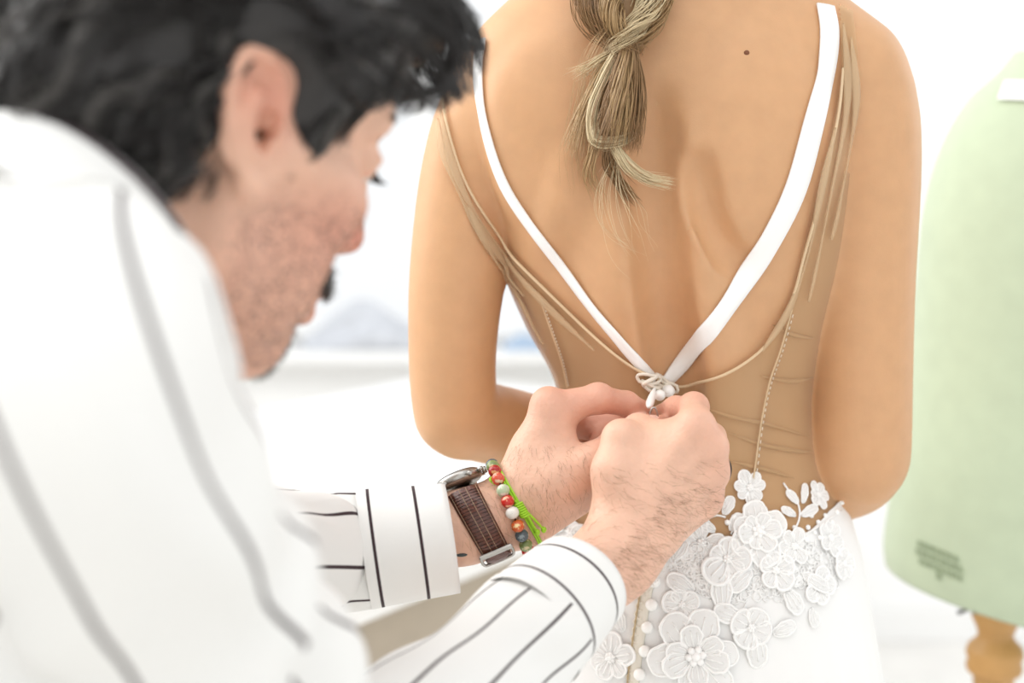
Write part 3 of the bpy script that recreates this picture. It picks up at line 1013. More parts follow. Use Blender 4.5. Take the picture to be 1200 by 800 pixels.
# ---- skirt: a loft from the hip line to the floor, in soft folds
NC, NR = 168, 70
top_px = np.array([(600, 588), (640, 606), (700, 630), (770, 634), (820, 634), (870, 644), (915, 640), (955, 624), (985, 612), (1020, 606)], float)
ph = np.arange(NC) * 2 * math.pi / NC
V = np.zeros((NR, NC, 3))
zt0 = WY(800, 628, YA)[2]
for i in range(NR):
    t = (i / (NR - 1)) ** 1.15
    for j in range(NC):
        s_, c_ = math.sin(ph[j]), math.cos(ph[j])
        # top height follows the lace line on the back half
        zt = zt0
        if s_ < .25:
            x0, a0 = float(np.interp(zt0, rows[:, 0], rows[:, 1])), float(np.interp(zt0, rows[:, 0], rows[:, 2]))
            pxx = project(np.array([x0 + a0 * c_, 1.07, zt0]))[0]
            zt = WY(700, np.interp(pxx, top_px[:, 0], top_px[:, 1]), 1.06)[2]
            zt = zt0 + (zt - zt0) * min(1, (.25 - s_) * 2)
        zz = zt * (1 - t) + .012 * t
        cx_, a_, b_, cy_ = [float(q) for q in tor(max(zz, .845))]
        drop = max(0, .80 - zz)
        gap = .0045 + .010 * min(1, max(0, (.92 - zz)) / .12)
        fold = min(1, max(0, .86 - zz) / .3)
        rad = 1 + fold * (.05 * math.sin(9 * ph[j] + 1.2 + 2 * zz) + .035 * math.sin(17 * ph[j] + .4)) 
        fine = .0012 * math.sin(38 * ph[j] + 5 * zz) * min(1, max(0, .93 - zz) / .1) * (1 if c_ > .35 else .3)
        e = 2 / 2.25
        X = (a_ + gap + drop * .15 + fine) * rad * math.copysign(abs(c_) ** e, c_)
        Y = (b_ + gap + drop * .15 + fine) * rad * math.copysign(abs(s_) ** e, s_)
        V[i, j] = (cx_ + X, cy_ + Y, zz)
i = np.arange(NR - 1)[:, None]; j = np.arange(NC)[None]; j2 = (j + 1) % NC
SQ = np.stack([i * NC + j, (i + 1) * NC + j, (i + 1) * NC + j2, i * NC + j2], -1).reshape(-1, 4)
skV = V.reshape(-1, 3)
link('skirt', mesh_np('skirt', skV, SQ), M['skirt'], dress, 'long ivory tulle skirt')
skirt_bvh = bvh_np(skV, SQ)
P = V[0].copy()
SURF = [skirt_bvh, tul_bvh, body_bvh]

# ---- lace motifs: petals, leaves, cords (local frame x along, y across, z out of the cloth)
def petal_mesh(L, Wd, veins=3, scallop=0.0, seed=0, base=.12):
    r = np.random.RandomState(seed)
    n, m_ = 9, 7
    t = np.linspace(0, 1, n)
    half = Wd / 2 * (base + (1 - base) * np.sin(np.clip(t, 0, 1) ** 1.25 * math.pi * .985) ** .55)
    g = Geo()
    tt, uu = np.meshgrid(t, np.linspace(-1, 1, m_), indexing='ij')
    zf = lambda t_, u_: L * (.06 * np.sin(t_ * math.pi) + .03 * t_ - .03 * u_ ** 2)
    X = tt * L; Y = uu * half[:, None]
    g.add(np.stack([X, Y, zf(tt, uu)], -1).reshape(-1, 3), np.array([[a_ * m_ + b_, (a_ + 1) * m_ + b_, (a_ + 1) * m_ + b_ + 1, a_ * m_ + b_ + 1] for a_ in range(n - 1) for b_ in range(m_ - 1)]))
    rim = np.vstack([np.stack([t * L, half, zf(t, 1)], 1), np.stack([t[::-1] * L, -half[::-1], zf(t[::-1], 1)], 1)[0:]])
    if scallop:
        ang = np.arange(len(rim)); rim[:, :2] += (rim[:, :2] - np.array([L * .5, 0])) * (scallop * np.sin(ang * 2.1))[:, None]
    cord = Geo().add(*tube(spline(rim, 30), min(.0011, Wd * .075), 5, ref=(0, 0, 1)))
    for q in np.linspace(-.6, .6, veins):
        ts = np.linspace(.08, .82 - .2 * abs(q), 5)
        hv_ = np.interp(ts, t, half)
        cord.add(*tube(np.stack([ts * L, q * hv_, zf(ts, q) + .0002], 1), min(.0006, Wd * .04), 4, ref=(0, 0, 1)))
    k = len(g.V[0]); nq = len(g.Q[0])
    for v_, q_ in ((cord, 1),):
        for a_ in range(len(v_.V)): pass
    CVv = np.concatenate(cord.V); CQq = np.concatenate(cord.Q); CT = np.concatenate(cord.T)
    me = mesh_np('petal', np.vstack([g.V[0], CVv]), np.vstack([g.Q[0], CQq + k]), CT + k,
                 matidx=np.concatenate([np.zeros(nq), np.ones(len(CQq) + len(CT))]))
    me.materials.append(M['lacefill']); me.materials.append(M['lace'])
    return me


def place(px, py, ang, off=.0012, bv=None):
    """matrix on the cloth under a photo pixel, local x pointing along image angle ang (degrees, 0 right, 90 up)"""
    p, n = hit(px, py, bv or SURF, off)
    dx = np.array([math.cos(math.radians(ang)), 0, math.sin(math.radians(ang))])
    x_ = unit(dx - n * (dx @ n)); y_ = np.cross(n, x_)
    return Matrix(((x_[0], y_[0], n[0], p[0]), (x_[1], y_[1], n[1], p[1]), (x_[2], y_[2], n[2], p[2]), (0, 0, 0, 1)))


def center_mesh(r):
    g = Geo()
    for k in range(6):
        a_ = k * math.pi / 3
        g.add(*ball((math.cos(a_) * r * .62, math.sin(a_) * r * .62, r * .25), r * .36, 8, 5))
    g.add(*ball((0, 0, r * .3), r * .45, 8, 5))
    return g.mesh('flower_center')


PET = {}


def petal_of(L, Wd, s):
    key = (round(L, 4), round(Wd, 4), s)
    if key not in PET: PET[key] = petal_mesh(L, Wd, 3, .05 if s else 0, s)
    return PET[key]


def lace_flower(px, py, r_px, n, rot, wide=1.15, rings=1, seed=0):
    rr = r_px * PX
    rn = np.random.RandomState(seed + int(px))
    MW = place(px, py, rot, .0007)
    fl = link('lace_flower', center_mesh(rr * .24), M['lace'], dress, world=MW)
    for ring in range(rings):
        L = rr * (.84 if ring == 0 else .55)
        Wd = 2 * math.pi * rr * .62 / n * wide * (1 if ring == 0 else .7)
        for k in range(n):
            a_ = 2 * math.pi * (k + .5 * ring) / n + rn.normal(0, .12)
            sc = 1 + rn.normal(0, .13)
            pm = MW @ Matrix.Rotation(a_, 4, 'Z') @ Matrix.Translation((rr * .14, 0, .0006 * ring + rn.uniform(0, .0004))) @ Matrix.Rotation(-.10 - .15 * ring, 4, 'Y') @ Matrix.Scale(sc, 4)
            link('petal', petal_of(L, Wd, seed % 2), None, fl, world=pm)
    return fl


def lace_leaf(px, py, L_px, w_px, ang):
    MW = place(px, py, ang)
    return link('lace_leaf', petal_of(L_px * PX, w_px * PX, 2), None, dress, world=MW)


def lace_sprig(pts, beads):
    P, N, _ = surf_line(pts, 16, SURF, .0012, 1)
    s_ = link('lace_stem', Geo().add(*tube(P, .0008, 5)).mesh('lace_stem'), M['lace'], dress)
    for bx, by, br in beads:
        MW = place(bx, by, 0, .001)
        link('bead', Geo().add(*ball((0, 0, 0), (br * PX, br * PX, br * PX * .7), 8, 6)).mesh('bead'), M['lace'], s_, world=MW)


for a_ in ((878, 571, 21, 7, 15, 1.15, 1, 2), (888, 622, 40, 6, 40, 1.25, 2, 3), (958, 580, 17, 6, 0, 1.1, 1, 5), (822, 636, 27, 7, 20, 1.0, 1, 9),
           (799, 708, 20, 5, 30, 1.3, 1, 4), (815, 768, 56, 6, 10, 1.0, 2, 7), (958, 686, 24, 5, 70, 1.1, 1, 6), (908, 668, 24, 5, 20, 1.2, 1, 12),
           (880, 735, 24, 4, 60, 1.2, 1, 8), (852, 655, 26, 5, 80, 1.2, 1, 14), (930, 640, 22, 6, 10, 1.1, 1, 15), (972, 630, 22, 6, 33, 1.1, 1, 16),
           (716, 770, 30, 6, 20, 1.15, 1, 17), (700, 715, 24, 5, 40, 1.2, 1, 18), (655, 606, 22, 6, 0, 1.1, 1, 19), (680, 640, 24, 5, 10, 1.2, 1, 20), (988, 660, 20, 5, 10, 1.2, 1, 21)):
    lace_flower(*a_)
for a_ in ((848, 603, 24, 13, 65), (838, 622, 26, 13, 150), (856, 622, 24, 16, 55), (935, 590, 22, 11, 135), (940, 590, 26, 10, 65), (932, 604, 22, 10, 160), (938, 604, 28, 12, 25), (915, 560, 2, 1, 0),
           (812, 692, 34, 20, 150), (846, 716, 44, 24, 92), (828, 690, 30, 18, 30), (884, 742, 40, 24, 275), (868, 724, 34, 22, 160), (905, 742, 30, 18, 20), (920, 690, 34, 20, 300),
           (940, 672, 40, 16, 330), (880, 668, 36, 20, 220), (790, 655, 26, 14, 60), (730, 740, 30, 16, 110), (735, 700, 26, 14, 70), (690, 680, 28, 16, 60), (970, 640, 26, 14, 20), (950, 712, 24, 14, 280)):
    if a_[2] > 4: lace_leaf(*a_)
lace_sprig([(878, 590), (868, 605), (862, 615), (856, 626)], [(860, 606, 4), (870, 614, 4), (876, 608, 3.5), (852, 612, 3.5)])
lace_sprig([(917, 566), (924, 576), (934, 590), (936, 606), (930, 622)], [(950, 604, 3.5), (958, 612, 3.5), (946, 618, 3.5), (938, 624, 3.5), (954, 624, 3), (966, 604, 3), (930, 618, 3), (962, 618, 3.4)])
lace_sprig([(900, 640), (925, 632), (950, 622), (985, 598)], [(915, 630, 3.5), (928, 626, 4), (944, 632, 4), (960, 630, 4), (974, 612, 4), (980, 600, 4), (986, 588, 3.5)])
lace_sprig([(800, 634), (822, 612), (838, 604), (850, 606)], [(812, 618, 4), (806, 626, 4), (828, 614, 4)])
lace_sprig([(640, 612), (660, 620), (690, 632)], [(648, 610, 4), (668, 622, 4), (682, 624, 4)])
# fine net ground of the embroidery on the hip
g = Geo(); rn = np.random.RandomState(4)
for k in range(900):
    bx, by = rn.uniform(785, 985), rn.uniform(636, 730)
    if by > 700 - (bx - 880) ** 2 / 400 + rn.uniform(-10, 10): continue
    p, n_ = hit(bx, by, [skirt_bvh], .0006)
    a0 = rn.uniform(0, 6.28)
    t_ = np.linspace(0, rn.uniform(2.5, 5), 7)[:, None]
    u1 = unit(np.cross(n_, (0, 0, 1))); u2 = np.cross(n_, u1)
    R_ = rn.uniform(.002, .005)
    g.add(*tube(p + R_ * (np.cos(t_ + a0) * u1 + np.sin(t_ + a0) * u2), .0006, 4))
link('embroidery', g.mesh('embroidery'), M['lace'], dress, kind='stuff')

# ---- placket with loops and covered buttons
PL = [(775, 618), (764, 660), (756, 700), (749, 745), (742, 800), (736, 860)]
P, N, _ = surf_line(PL, 50, SURF, .0012, 3)
pk = link('placket', Geo().add(*ribbon(P, N, 15 * PX, .0016)).mesh('placket'), M['placket'], dress, 'cream loop placket down the skirt')
lp = Geo()
for k in range(1, 49):
    if k % 2: continue
    S_ = unit(np.cross(N[k], P[k + 1] - P[k - 1])); T_ = unit(P[k + 1] - P[k - 1])
    t_ = np.linspace(0, math.pi, 8)[:, None]
    lp.add(*tube(P[k] + N[k] * .0014 + S_ * .0055 * np.sin(t_) * -1 + T_ * .0035 * np.cos(t_), .0007, 5))
link('loops', lp.mesh('loops'), M['cream'], pk, kind='stuff')
link('loop_cord', Geo().add(*tube(P + unit(np.cross(N, np.gradient(P, axis=0))) * -.004 + N * .002, .0007, 5)).mesh('loop_cord'), mat('tan_cord', '#b8a27e', .8), pk)
for bx, by in ((784, 632), (775, 655), (767, 681), (764, 708), (759, 734), (756, 762), (750, 789), (746, 818)):
    MW = place(bx, by, 0, .003)
    link('button', Geo().add(*ball((0, 0, 0), (.0048, .0048, .0038), 14, 9)).mesh('button'), M['pearl'], pk, world=MW)

# ---- where the straps meet: knot, loops, teardrop pull, two round beads, hook
kn = link('strap_knot', Geo().add(*tube(np.array([hit(764 + 11 * math.cos(a_), 447 + 7 * math.sin(a_), [tul_bvh, body_bvh], .005 + .002 * math.sin(2 * a_))[0] for a_ in np.linspace(0, 2 * math.pi, 18, endpoint=False)]), .0016, 7, True, ref=(0, 1, 0))).mesh('strap_knot'), M['cream'], dress, 'cream looped knot where the straps meet')
for cxp, cyp, rx_, ry_, ph_ in ((755, 442, 8, 6, .4), (772, 445, 7, 7, 1.2), (784, 452, 10, 5, .2), (757, 452, 6, 8, 2.0), (770, 455, 8, 5, .9)):
    ring = np.array([hit(cxp + rx_ * math.cos(a_), cyp + ry_ * math.sin(a_ + ph_), [tul_bvh, body_bvh], .005 + .0025 * math.cos(a_))[0] for a_ in np.linspace(0, 2 * math.pi, 16, endpoint=False)])
    link('loop', Geo().add(*tube(ring, .0013, 6, True, ref=(0, 1, 0))).mesh('loop'), M['cream'], kn)
p0 = toward(768, 452, .012); p1 = toward(760, 477, .050)
link('teardrop', Geo().add(*tube(spline(np.array([p0, p0 * .6 + p1 * .4, p0 * .2 + p1 * .8, p1]), 12), np.array([.0008, .0011, .0015, .0019, .0024, .0028, .003, .0031, .003, .0026, .002, .001]), 10)).mesh('teardrop'), M['pearl'], kn, 'white teardrop pull')
for bx, by, br in ((783, 458, .0052), (773, 463, .0046)):
    p = toward(bx, by, .026 if bx < 780 else .018)
    link('bead', Geo().add(*ball(p, (br, br, br * .9), 14, 10)).mesh('bead'), M['pearl'], kn)
p = toward(766, 487, .058)
hk = np.array([p + np.array([.0028 * math.cos(a_), 0, .006 * math.sin(a_)]) for a_ in np.linspace(-.4, 4.2, 20)])
link('hook', Geo().add(*tube(hk, .0008, 7)).mesh('hook'), M['steel'], kn, 'small metal hook')


# ------------------------------------------------------------------ the man
man = thing('person', 'dark haired man with stubble bending forward to fasten the dress, hands at its back', 'person', (-.42, .45, 0))
shirt = thing('shirt', 'white shirt with thin dark stripes and turned cuffs, worn by the man', 'shirt', (-.42, .45, 0))
R_SH, R_EL, R_WR = W(72, 478, .535), W(362, 990, .76), W(715, 650, .972)
NECK0 = W(52, 318, .66)
L_SH, L_EL = W(118, 350, .80), W(215, 652, .885)
L_C0, L_C1, L_WR = W(427, 646, 1.000), W(530, 630, 1.006), W(596, 601, 1.03)
PELV = np.array([-.42, .47, .80])

# head: local frame -> world
YAW, PIT = math.radians(37), math.radians(22)
Rm = rotm(YAW, PIT, math.radians(2))
EARW = W(302, 158, .672)                      # near ear canal
om = EARW - Rm @ np.array([.0, -.071, -.002])
hv = head_field(Rm.T @ (NECK0 + np.array([-.03, -.01, -.05]) - om), .18, True)
HV, HQ = hv.nets()
fc = lambda P: np.concatenate([np.where(P[..., :1] > .03, .03 + (P[..., :1] - .03) * .9, P[..., :1]), P[..., 1:]], -1)
hx, hy, hz = HV[:, 0] * 100, HV[:, 1] * 100, HV[:, 2] * 100
sst = lambda v, a, b: np.clip((v - a) / (b - a), 0, 1)
# beard shadow: jaw, upper lip, chin, sideburn
stub = sst(-hz + .28 * hx, 2.0, 4.6) * sst(hx, -.6, 1.2) * (1 - sst(-hz - .35 * (8 - hx), 10.2, 12.5))
lips = np.exp(-(((hz + 6.4) / .8) ** 2) - ((hx - 10.4) / 1.2) ** 2 - (hy / 2.2) ** 2)
ear = np.exp(-((np.abs(hy) - 7.8) / 1.2) ** 2 - ((hz - .8) / 3.4) ** 2 - ((hx + .3) / 2.4) ** 2)
nose = np.exp(-(((hx - 11.3) / 1.6) ** 2) - ((hz + 2.4) / 1.6) ** 2)
cheek = np.exp(-((hx - 6.5) / 3) ** 2 - ((hz + 2.4) / 2.6) ** 2)
flush = np.clip(.45 * lips + .55 * ear * sst(hz, -2.5, 1.5) + .4 * nose + .22 * cheek + .22 * stub, 0, 1)
stub = np.clip(stub * (1 - .8 * lips), 0, 1)
HW = om + fc(HV) @ Rm.T

# arms inside the sleeves and the trunk inside the shirt
bv_ = Vol((-.66, .25, .70), (.02, 1.05, 1.36), .007)
bv_.chain([PELV, PELV * .45 + NECK0 * .55 + np.array([-.02, .0, .0]), NECK0 + np.array([-.03, -.01, -.05])], [.12, .125, .07], .06)
bv_.cone(L_SH + (NECK0 - L_SH) * .15, R_SH + (NECK0 - R_SH) * .15, .055, .055, .05)
bv_.chain([R_SH, R_EL, R_EL * .45 + R_WR * .55], [.046, .036, .030], .03)
bv_.chain([L_SH, L_EL, L_C0], [.046, .036, .028], .03)
BV_, BQ_ = bv_.nets()


# right hand, back of the hand to the camera, fingers wrapped forward round the hook
def w_(*a): return W(*a)


RB = [W(a_, b_, c_) for a_ in (540, 890) for b_ in (440, 800) for c_ in (.88, 1.08)]
rh = Vol(np.min(RB, 0), np.max(RB, 0), .0016)
view = unit(W(770, 560, 1) - CAM)
fo = W(575, 785, .905)
rh.cone(fo, W(722, 652, .972), .036, .0265, .012, flat=view, w=1.12)
rh.cone(W(722, 652, .972), W(752, 612, .985), .0265, .030, .016, flat=view, w=1.35)
MC = [(W(738, 600, .986), W(815, 499, .982), .0145, .0118), (W(750, 606, .983), W(831, 524, .984), .0150, .0122),
      (W(758, 615, .986), W(833, 554, .993), .0150, .0115), (W(766, 625, .994), W(826, 585, 1.005), .0145, .0108)]
for a_, b_, r1, r2 in MC: rh.cone(a_, b_, r1, r2, .013)
for k_ in range(3):                                                    # flesh between the metacarpals
    a0, b0 = MC[k_][0], MC[k_][1]; a1, b1 = MC[k_ + 1][0], MC[k_ + 1][1]
    rh.cone((a0 + a1) / 2 + view * .004, (b0 * .8 + a0 * .2 + b1 * .8 + a1 * .2) / 2 + view * .005, .0135, .0100, .012)
for a_, b_, r1, r2 in MC: rh.cone(a_ + view * .014, b_ + view * .016, .014, .011, .014)   # the palm side
for a_, b_, r1, r2 in MC: rh.ell(b_ - view * .0035, (.0092, .0092, .0092), .010)           # knuckles
rh.chain([W(815, 499, .982), W(813, 477, 1.016), W(792, 479, 1.044), W(773, 486, 1.058)], [.0118, .0098, .0088, .0074], .005)
rh.ell(W(813, 477, 1.014), (.0098, .0098, .0098), .004)
rh.chain([W(831, 524, .984), W(834, 512, 1.024), W(820, 507, 1.046), W(800, 508, 1.040)], [.0122, .0100, .0090, .0078], .004)
rh.chain([W(833, 554, .993), W(832, 545, 1.032), W(816, 540, 1.050), W(796, 540, 1.042)], [.0115, .0096, .0088, .0076], .004)
rh.chain([W(826, 585, 1.005), W(826, 578, 1.036), W(812, 572, 1.048), W(798, 570, 1.040)], [.0108, .0088, .0080, .0070], .004)
# thumb along the left side, its tip against the index
rh.chain([W(722, 606, .988), W(722, 552, .984), W(727, 515, .990)], [.0165, .0150, .0118], .012)
rh.chain([W(727, 515, .990), W(748, 502, 1.010), W(771, 498, 1.036)], [.0118, .0100, .0078], .006)
rh.ell(W(729, 512, .990), (.0115, .0115, .0115), .006)
rh.cone(W(748, 575, .985), W(775, 520, .992), .016, .0125, .016)
rh.cone(W(760, 560, 1.0), W(782, 515, 1.004), .014, .010, .016)
# tendons
for q, (a_, b_, r1, r2) in enumerate(MC):
    rh.cone(a_ * .6 + b_ * .4 - view * .0112, b_ * .92 + a_ * .08 - view * .0098, .0022, .0026, .010)
RV, RQ = rh.nets()

# left hand, seen from the thumb side
LB = [W(a_, b_, c_) for a_ in (420, 800) for b_ in (430, 700) for c_ in (.96, 1.13)]
lh = Vol(np.min(LB, 0), np.max(LB, 0), .0016)
lax = unit(L_WR - L_C1)
lup = unit(np.cross(np.cross(lax, view), lax)) * -1
lh.cone(L_C0, W(549, 616, 1.016), .029, .0242, .012, flat=view, w=1.1)
lh.cone(W(549, 616, 1.016), W(600, 599, 1.03), .0242, .0232, .014, flat=view, w=1.15)
LMC = [(W(612, 566, 1.030), W(645, 480, 1.030), .0155, .0128), (W(612, 568, 1.046), W(640, 484, 1.052), .0150, .0120),
       (W(616, 575, 1.058), W(642, 494, 1.072), .0145, .0112), (W(622, 584, 1.064), W(648, 508, 1.088), .0140, .0105)]
lh.cone(W(597, 600, 1.03), W(628, 566, 1.038), .0232, .0232, .018)
for a_, b_, r1, r2 in LMC: lh.cone(a_, b_, r1, r2, .014)
lh.ell(W(642, 472, 1.029), (.0105, .0105, .0105), .012)
# index along the top, middle and ring curled below it
lh.chain([W(645, 480, 1.030), W(700, 467, 1.034), W(734, 473, 1.050), W(757, 482, 1.062)], [.0128, .0104, .0090, .0070], .004)
lh.ell(W(702, 466, 1.034), (.0104, .0104, .0104), .004)
lh.chain([W(640, 484, 1.052), W(684, 493, 1.076), W(716, 493, 1.070), W(736, 503, 1.056)], [.0115, .0090, .0085, .0072], .003)
lh.chain([W(642, 494, 1.072), W(690, 500, 1.076), W(712, 508, 1.064), W(700, 520, 1.056)], [.0112, .0094, .0085, .0074], .003)
lh.chain([W(648, 508, 1.088), W(690, 518, 1.092), W(708, 528, 1.080), W(692, 530, 1.068)], [.0105, .0084, .0078, .0068], .003)
# thenar, web and thumb
lh.chain([W(622, 578, 1.026), W(655, 563, 1.018), W(695, 541, 1.016)], [.020, .0180, .0128], .014)
lh.cone(W(640, 564, 1.030), W(680, 553, 1.024), .021, .0130, .014)
lh.cone(W(630, 530, 1.030), W(650, 505, 1.030), .0165, .0125, .016)
lh.cone(W(650, 508, 1.030), W(662, 536, 1.026), .0090, .0090, .010)
lh.chain([W(695, 541, 1.016), W(726, 517, 1.022), W(755, 496, 1.046)], [.0130, .0108, .0080], .006)
lh.ell(W(726, 516, 1.022), (.0108, .0108, .0108), .006)
lh.cone(W(625, 600, 1.040), W(672, 580, 1.040), .020, .016, .018)
LV, LQ = lh.nets()

ofs = np.cumsum([0, len(HW), len(BV_), len(RV)])
allV = np.concatenate([HW, BV_, RV, LV])
allQ = np.concatenate([HQ, BQ_ + ofs[1], RQ + ofs[2], LQ + ofs[3]])
zeros = lambda n: np.zeros(n)
# knuckle redness on the hands
def redness(V, pts, s): return np.clip(sum(np.exp(-(((V - p) ** 2).sum(1)) / s ** 2) for p in pts), 0, 1)
rred = .3 * redness(RV, [b_ for _, b_, _, _ in MC] + [W(771, 480, 1.034), W(790, 473, 1.03), W(812, 474, 1.01), W(772, 494, 1.02)], .014)
lred = .35 * redness(LV, [W(690, 465, 1.03), W(733, 471, 1.04), W(757, 479, 1.045), W(645, 470, 1.03), W(756, 491, 1.03), W(724, 495, 1.06), W(700, 500, 1.06), W(724, 507, 1.02)], .018)
link('body', mesh_np('man_body', allV, allQ, attrs={'flush': np.concatenate([flush, zeros(len(BV_)), rred, lred]), 'stubble': np.concatenate([stub, zeros(len(BV_) + len(RV) + len(LV))])}), M['mskin'], man)
rbvh, lbvh, hbvh = bvh_np(RV, RQ), bvh_np(LV, LQ), bvh_np(HW, HQ)


def nail(pt, axis, out, L, Wd):
    x_ = unit(axis); n_ = unit(out - x_ * (out @ x_)); y_ = np.cross(n_, x_)
    return Geo().add(*ball(pt, (L / 2, Wd / 2, .0012), 12, 8, R=np.stack([x_, y_, n_], 1)))


p, n_ = hit(750, 486, [lbvh]); link('thumbnail', nail(p, W(757, 489, 1.036) - W(735, 498, 1.03), n_, .0105, .009).mesh('thumbnail'), M['nail'], man)
p, n_ = hit(766, 489, [rbvh]); link('thumbnail', nail(p, W(772, 494, 1.024) - W(748, 500, 1.006), n_, .010, .008).mesh('thumbnail'), M['nail'], man)
p, n_ = hit(541, 650, [lbvh], .0002)
link('tattoo', Geo().add(*ball(p, (.0042, .0016, .0006), 10, 6, R=np.stack([unit(np.cross(n_, (0, 0, 1))), unit(np.cross(n_, np.cross(n_, (0, 0, 1)))), n_], 1))).mesh('tattoo'), M['tattoo'], man)

# eyes, lashes, brows
for s in (-1, 1):
    link('eye', Geo().add(*ball(om + Rm @ fc(np.array([8.15, s * 3.25, 1.22]) * .01), .0113, 16, 10)).mesh('eye'), M['eye'], man)
    ed2 = unit(np.array([.9, 0, -.12]))
    link('iris', Geo().add(*ball(om + Rm @ fc(np.array([8.15, s * 3.25, 1.22]) * .01 + ed2 * .0095), (.0035, .0052, .0052), 16, 10, R=Rm)).mesh('iris'), M['leather_dark'], man, 'dark brown iris')
    S = []
    for k in range(34):
        q = k / 33
        base_ = np.array([9.35 - 1.0 * abs(q - .4), s * (2.3 + 2.1 * q), .92 + .1 * q])
        tip = base_ + np.array([.8, s * (q - .3) * .5, -.30 - .1 * q]) * (.8 + .3 * q)
        S.append([base_, (base_ + tip) / 2 + (0, 0, -.12), tip])
    V, Q = strands(om + fc(np.array(S) * .01) @ Rm.T, np.array([.00028, .0002, .00006]))
    link('eyelash', Geo().add(V, Q).mesh('eyelash'), M['mhair'], man)
    S = []; r = np.random.RandomState(3 + s)
    for k in range(150):
        q = r.uniform(0, 1)
        b0 = np.array([10.15 - 2.3 * q ** 1.6, s * (1.2 + 4.0 * q), 3.3 + .7 * math.sin(q * 2.4) + r.normal(0, .28 * (1 - .6 * q))])
        d_ = np.array([-.3 - .4 * q, s * .7, .25 - .5 * q]) * r.uniform(.7, 1.2)
        S.append([b0, b0 + d_ * .5 + (.12, 0, 0), b0 + d_])
    S = np.array(S) * .01
    P0 = om + fc(S) @ Rm.T
    for m_ in range(len(P0)):
        l, n_, _, _ = hbvh.find_nearest(Vector(P0[m_, 0]))
        P0[m_] += np.array(l) - P0[m_, 0] + np.array(n_) * .0006
    V, Q = strands(P0, np.array([.0003, .00028, .0001]))
    link('eyebrow', Geo().add(V, Q).mesh('eyebrow'), M['mhair'], man)


def beard(name, region, n, L, rad, seed, down, m_):
    """short whiskers rooted on the face inside a region given in head coordinates (cm)"""
    r = np.random.RandomState(seed)
    idx = np.where(region(hx, hy, hz))[0]
    idx = r.choice(idx, n)
    base_ = HW[idx]
    S = []
    for q in base_:
        l, n_, _, _ = hbvh.find_nearest(Vector(q)); n_ = np.array(n_)
        d_ = unit(n_ * .7 + Rm @ np.array(down) + r.normal(0, .35, 3)) * L * r.uniform(.6, 1.3)
        S.append([q, q + d_ * .5, q + d_])
    V, Q = strands(np.array(S), np.array([rad, rad, rad * .5]))
    return link(name, Geo().add(V, Q).mesh(name), m_, man, kind='stuff')


beard('moustache', lambda x, y, z: (z > -5.6) & (z < -4.2) & (np.abs(y) < 3.0) & (x > 8.9), 900, .007, .00025, 1, (0, 0, -.8), M['mhair2'])
beard('goatee', lambda x, y, z: (z > -11.2) & (z < -8.2) & (np.abs(y) < 2.2) & (x > 7.6), 420, .0035, .00018, 2, (.1, 0, -.6), M['mhair2'])
beard('stubble', lambda x, y, z: (.28 * x - z > 3.4) & (x > .4) & (x < 9) & (z > -10.5) & (z < -.3) & (np.abs(y) > 2.2), 2600, .0016, .00014, 3, (0, 0, -.9), M['mhair2'])

# ---- hair: a shaped mass, then wavy locks combed back over the side and forward at the fringe
hvv = Vol((-.15, -.12, -.10), (.15, .12, .18), .0035)
def HE(p, r, k=1.2, cut=False): hvv.ell(np.array(p) * .01, np.array(r) * .01, k * .01, cut=cut)
HE((-.6, 0, 5.4), (10.2, 8.3, 9.0))
HE((-6.2, 0, -1.2), (4.8, 6.8, 5.2), 2.5)
HE((7.2, 0, 9.6), (4.0, 5.8, 3.0), 2)
HE((9.0, 0, .2), (5.4, 7.6, 7.4), 1.0, True)
HE((3.6, 0, -9.5), (6.0, 10, 9.2), 1.0, True)
for s in (-1, 1):
    HE((-4.4, s * 5.6, -2.2), (2.6, 2.2, 3.6), 1.5)
    HE((-.1, s * 8.4, .4), (2.2, 2.0, 3.6), .7, True)
    HE((2.9, s * 6.5, 2.2), (1.3, .7, 3.0), .8)
KV, KQ = hvv.nets()
hair = link('hair', mesh_np('hair_mass', om + KV @ Rm.T, KQ), M['mhair'], man, 'dark wavy tousled hair')
kb = bvh_np(KV, KQ)
rng = np.random.RandomState(11)
tri = KV[KQ]
cen = tri.mean(1); nor_ = unit(np.cross(tri[:, 2] - tri[:, 0], tri[:, 3] - tri[:, 1]))
ar = np.linalg.norm(np.cross(tri[:, 2] - tri[:, 0], tri[:, 3] - tri[:, 1]), axis=1)
ctr = np.array([-.006, 0, .045])
if ((cen - ctr) * nor_).sum(1).mean() < 0: nor_ = -nor_


def flow(p):
    x, y, z = p * 100
    s = 1 if y >= 0 else -1
    side = np.array([-.85, s * .1, -.35 - .5 * max(0, (2 - z) / 6)])
    top = np.array([-.55, s * .8, .0])
    fr = np.array([.75, s * .35, -.55])
    wt = np.clip((z - 8) / 4, 0, 1)
    wf = np.clip((x - 4.5) / 2.5, 0, 1) * np.clip((z - 4) / 3, 0, 1)
    nape = np.clip((-x - 5) / 3, 0, 1) * np.clip((3 - z) / 4, 0, 1)
    d = side * (1 - wt) + top * wt
    d = d * (1 - wf) + fr * wf
    d = d * (1 - nape) + np.array([-.45, s * .15, -.85]) * nape
    return unit(d)


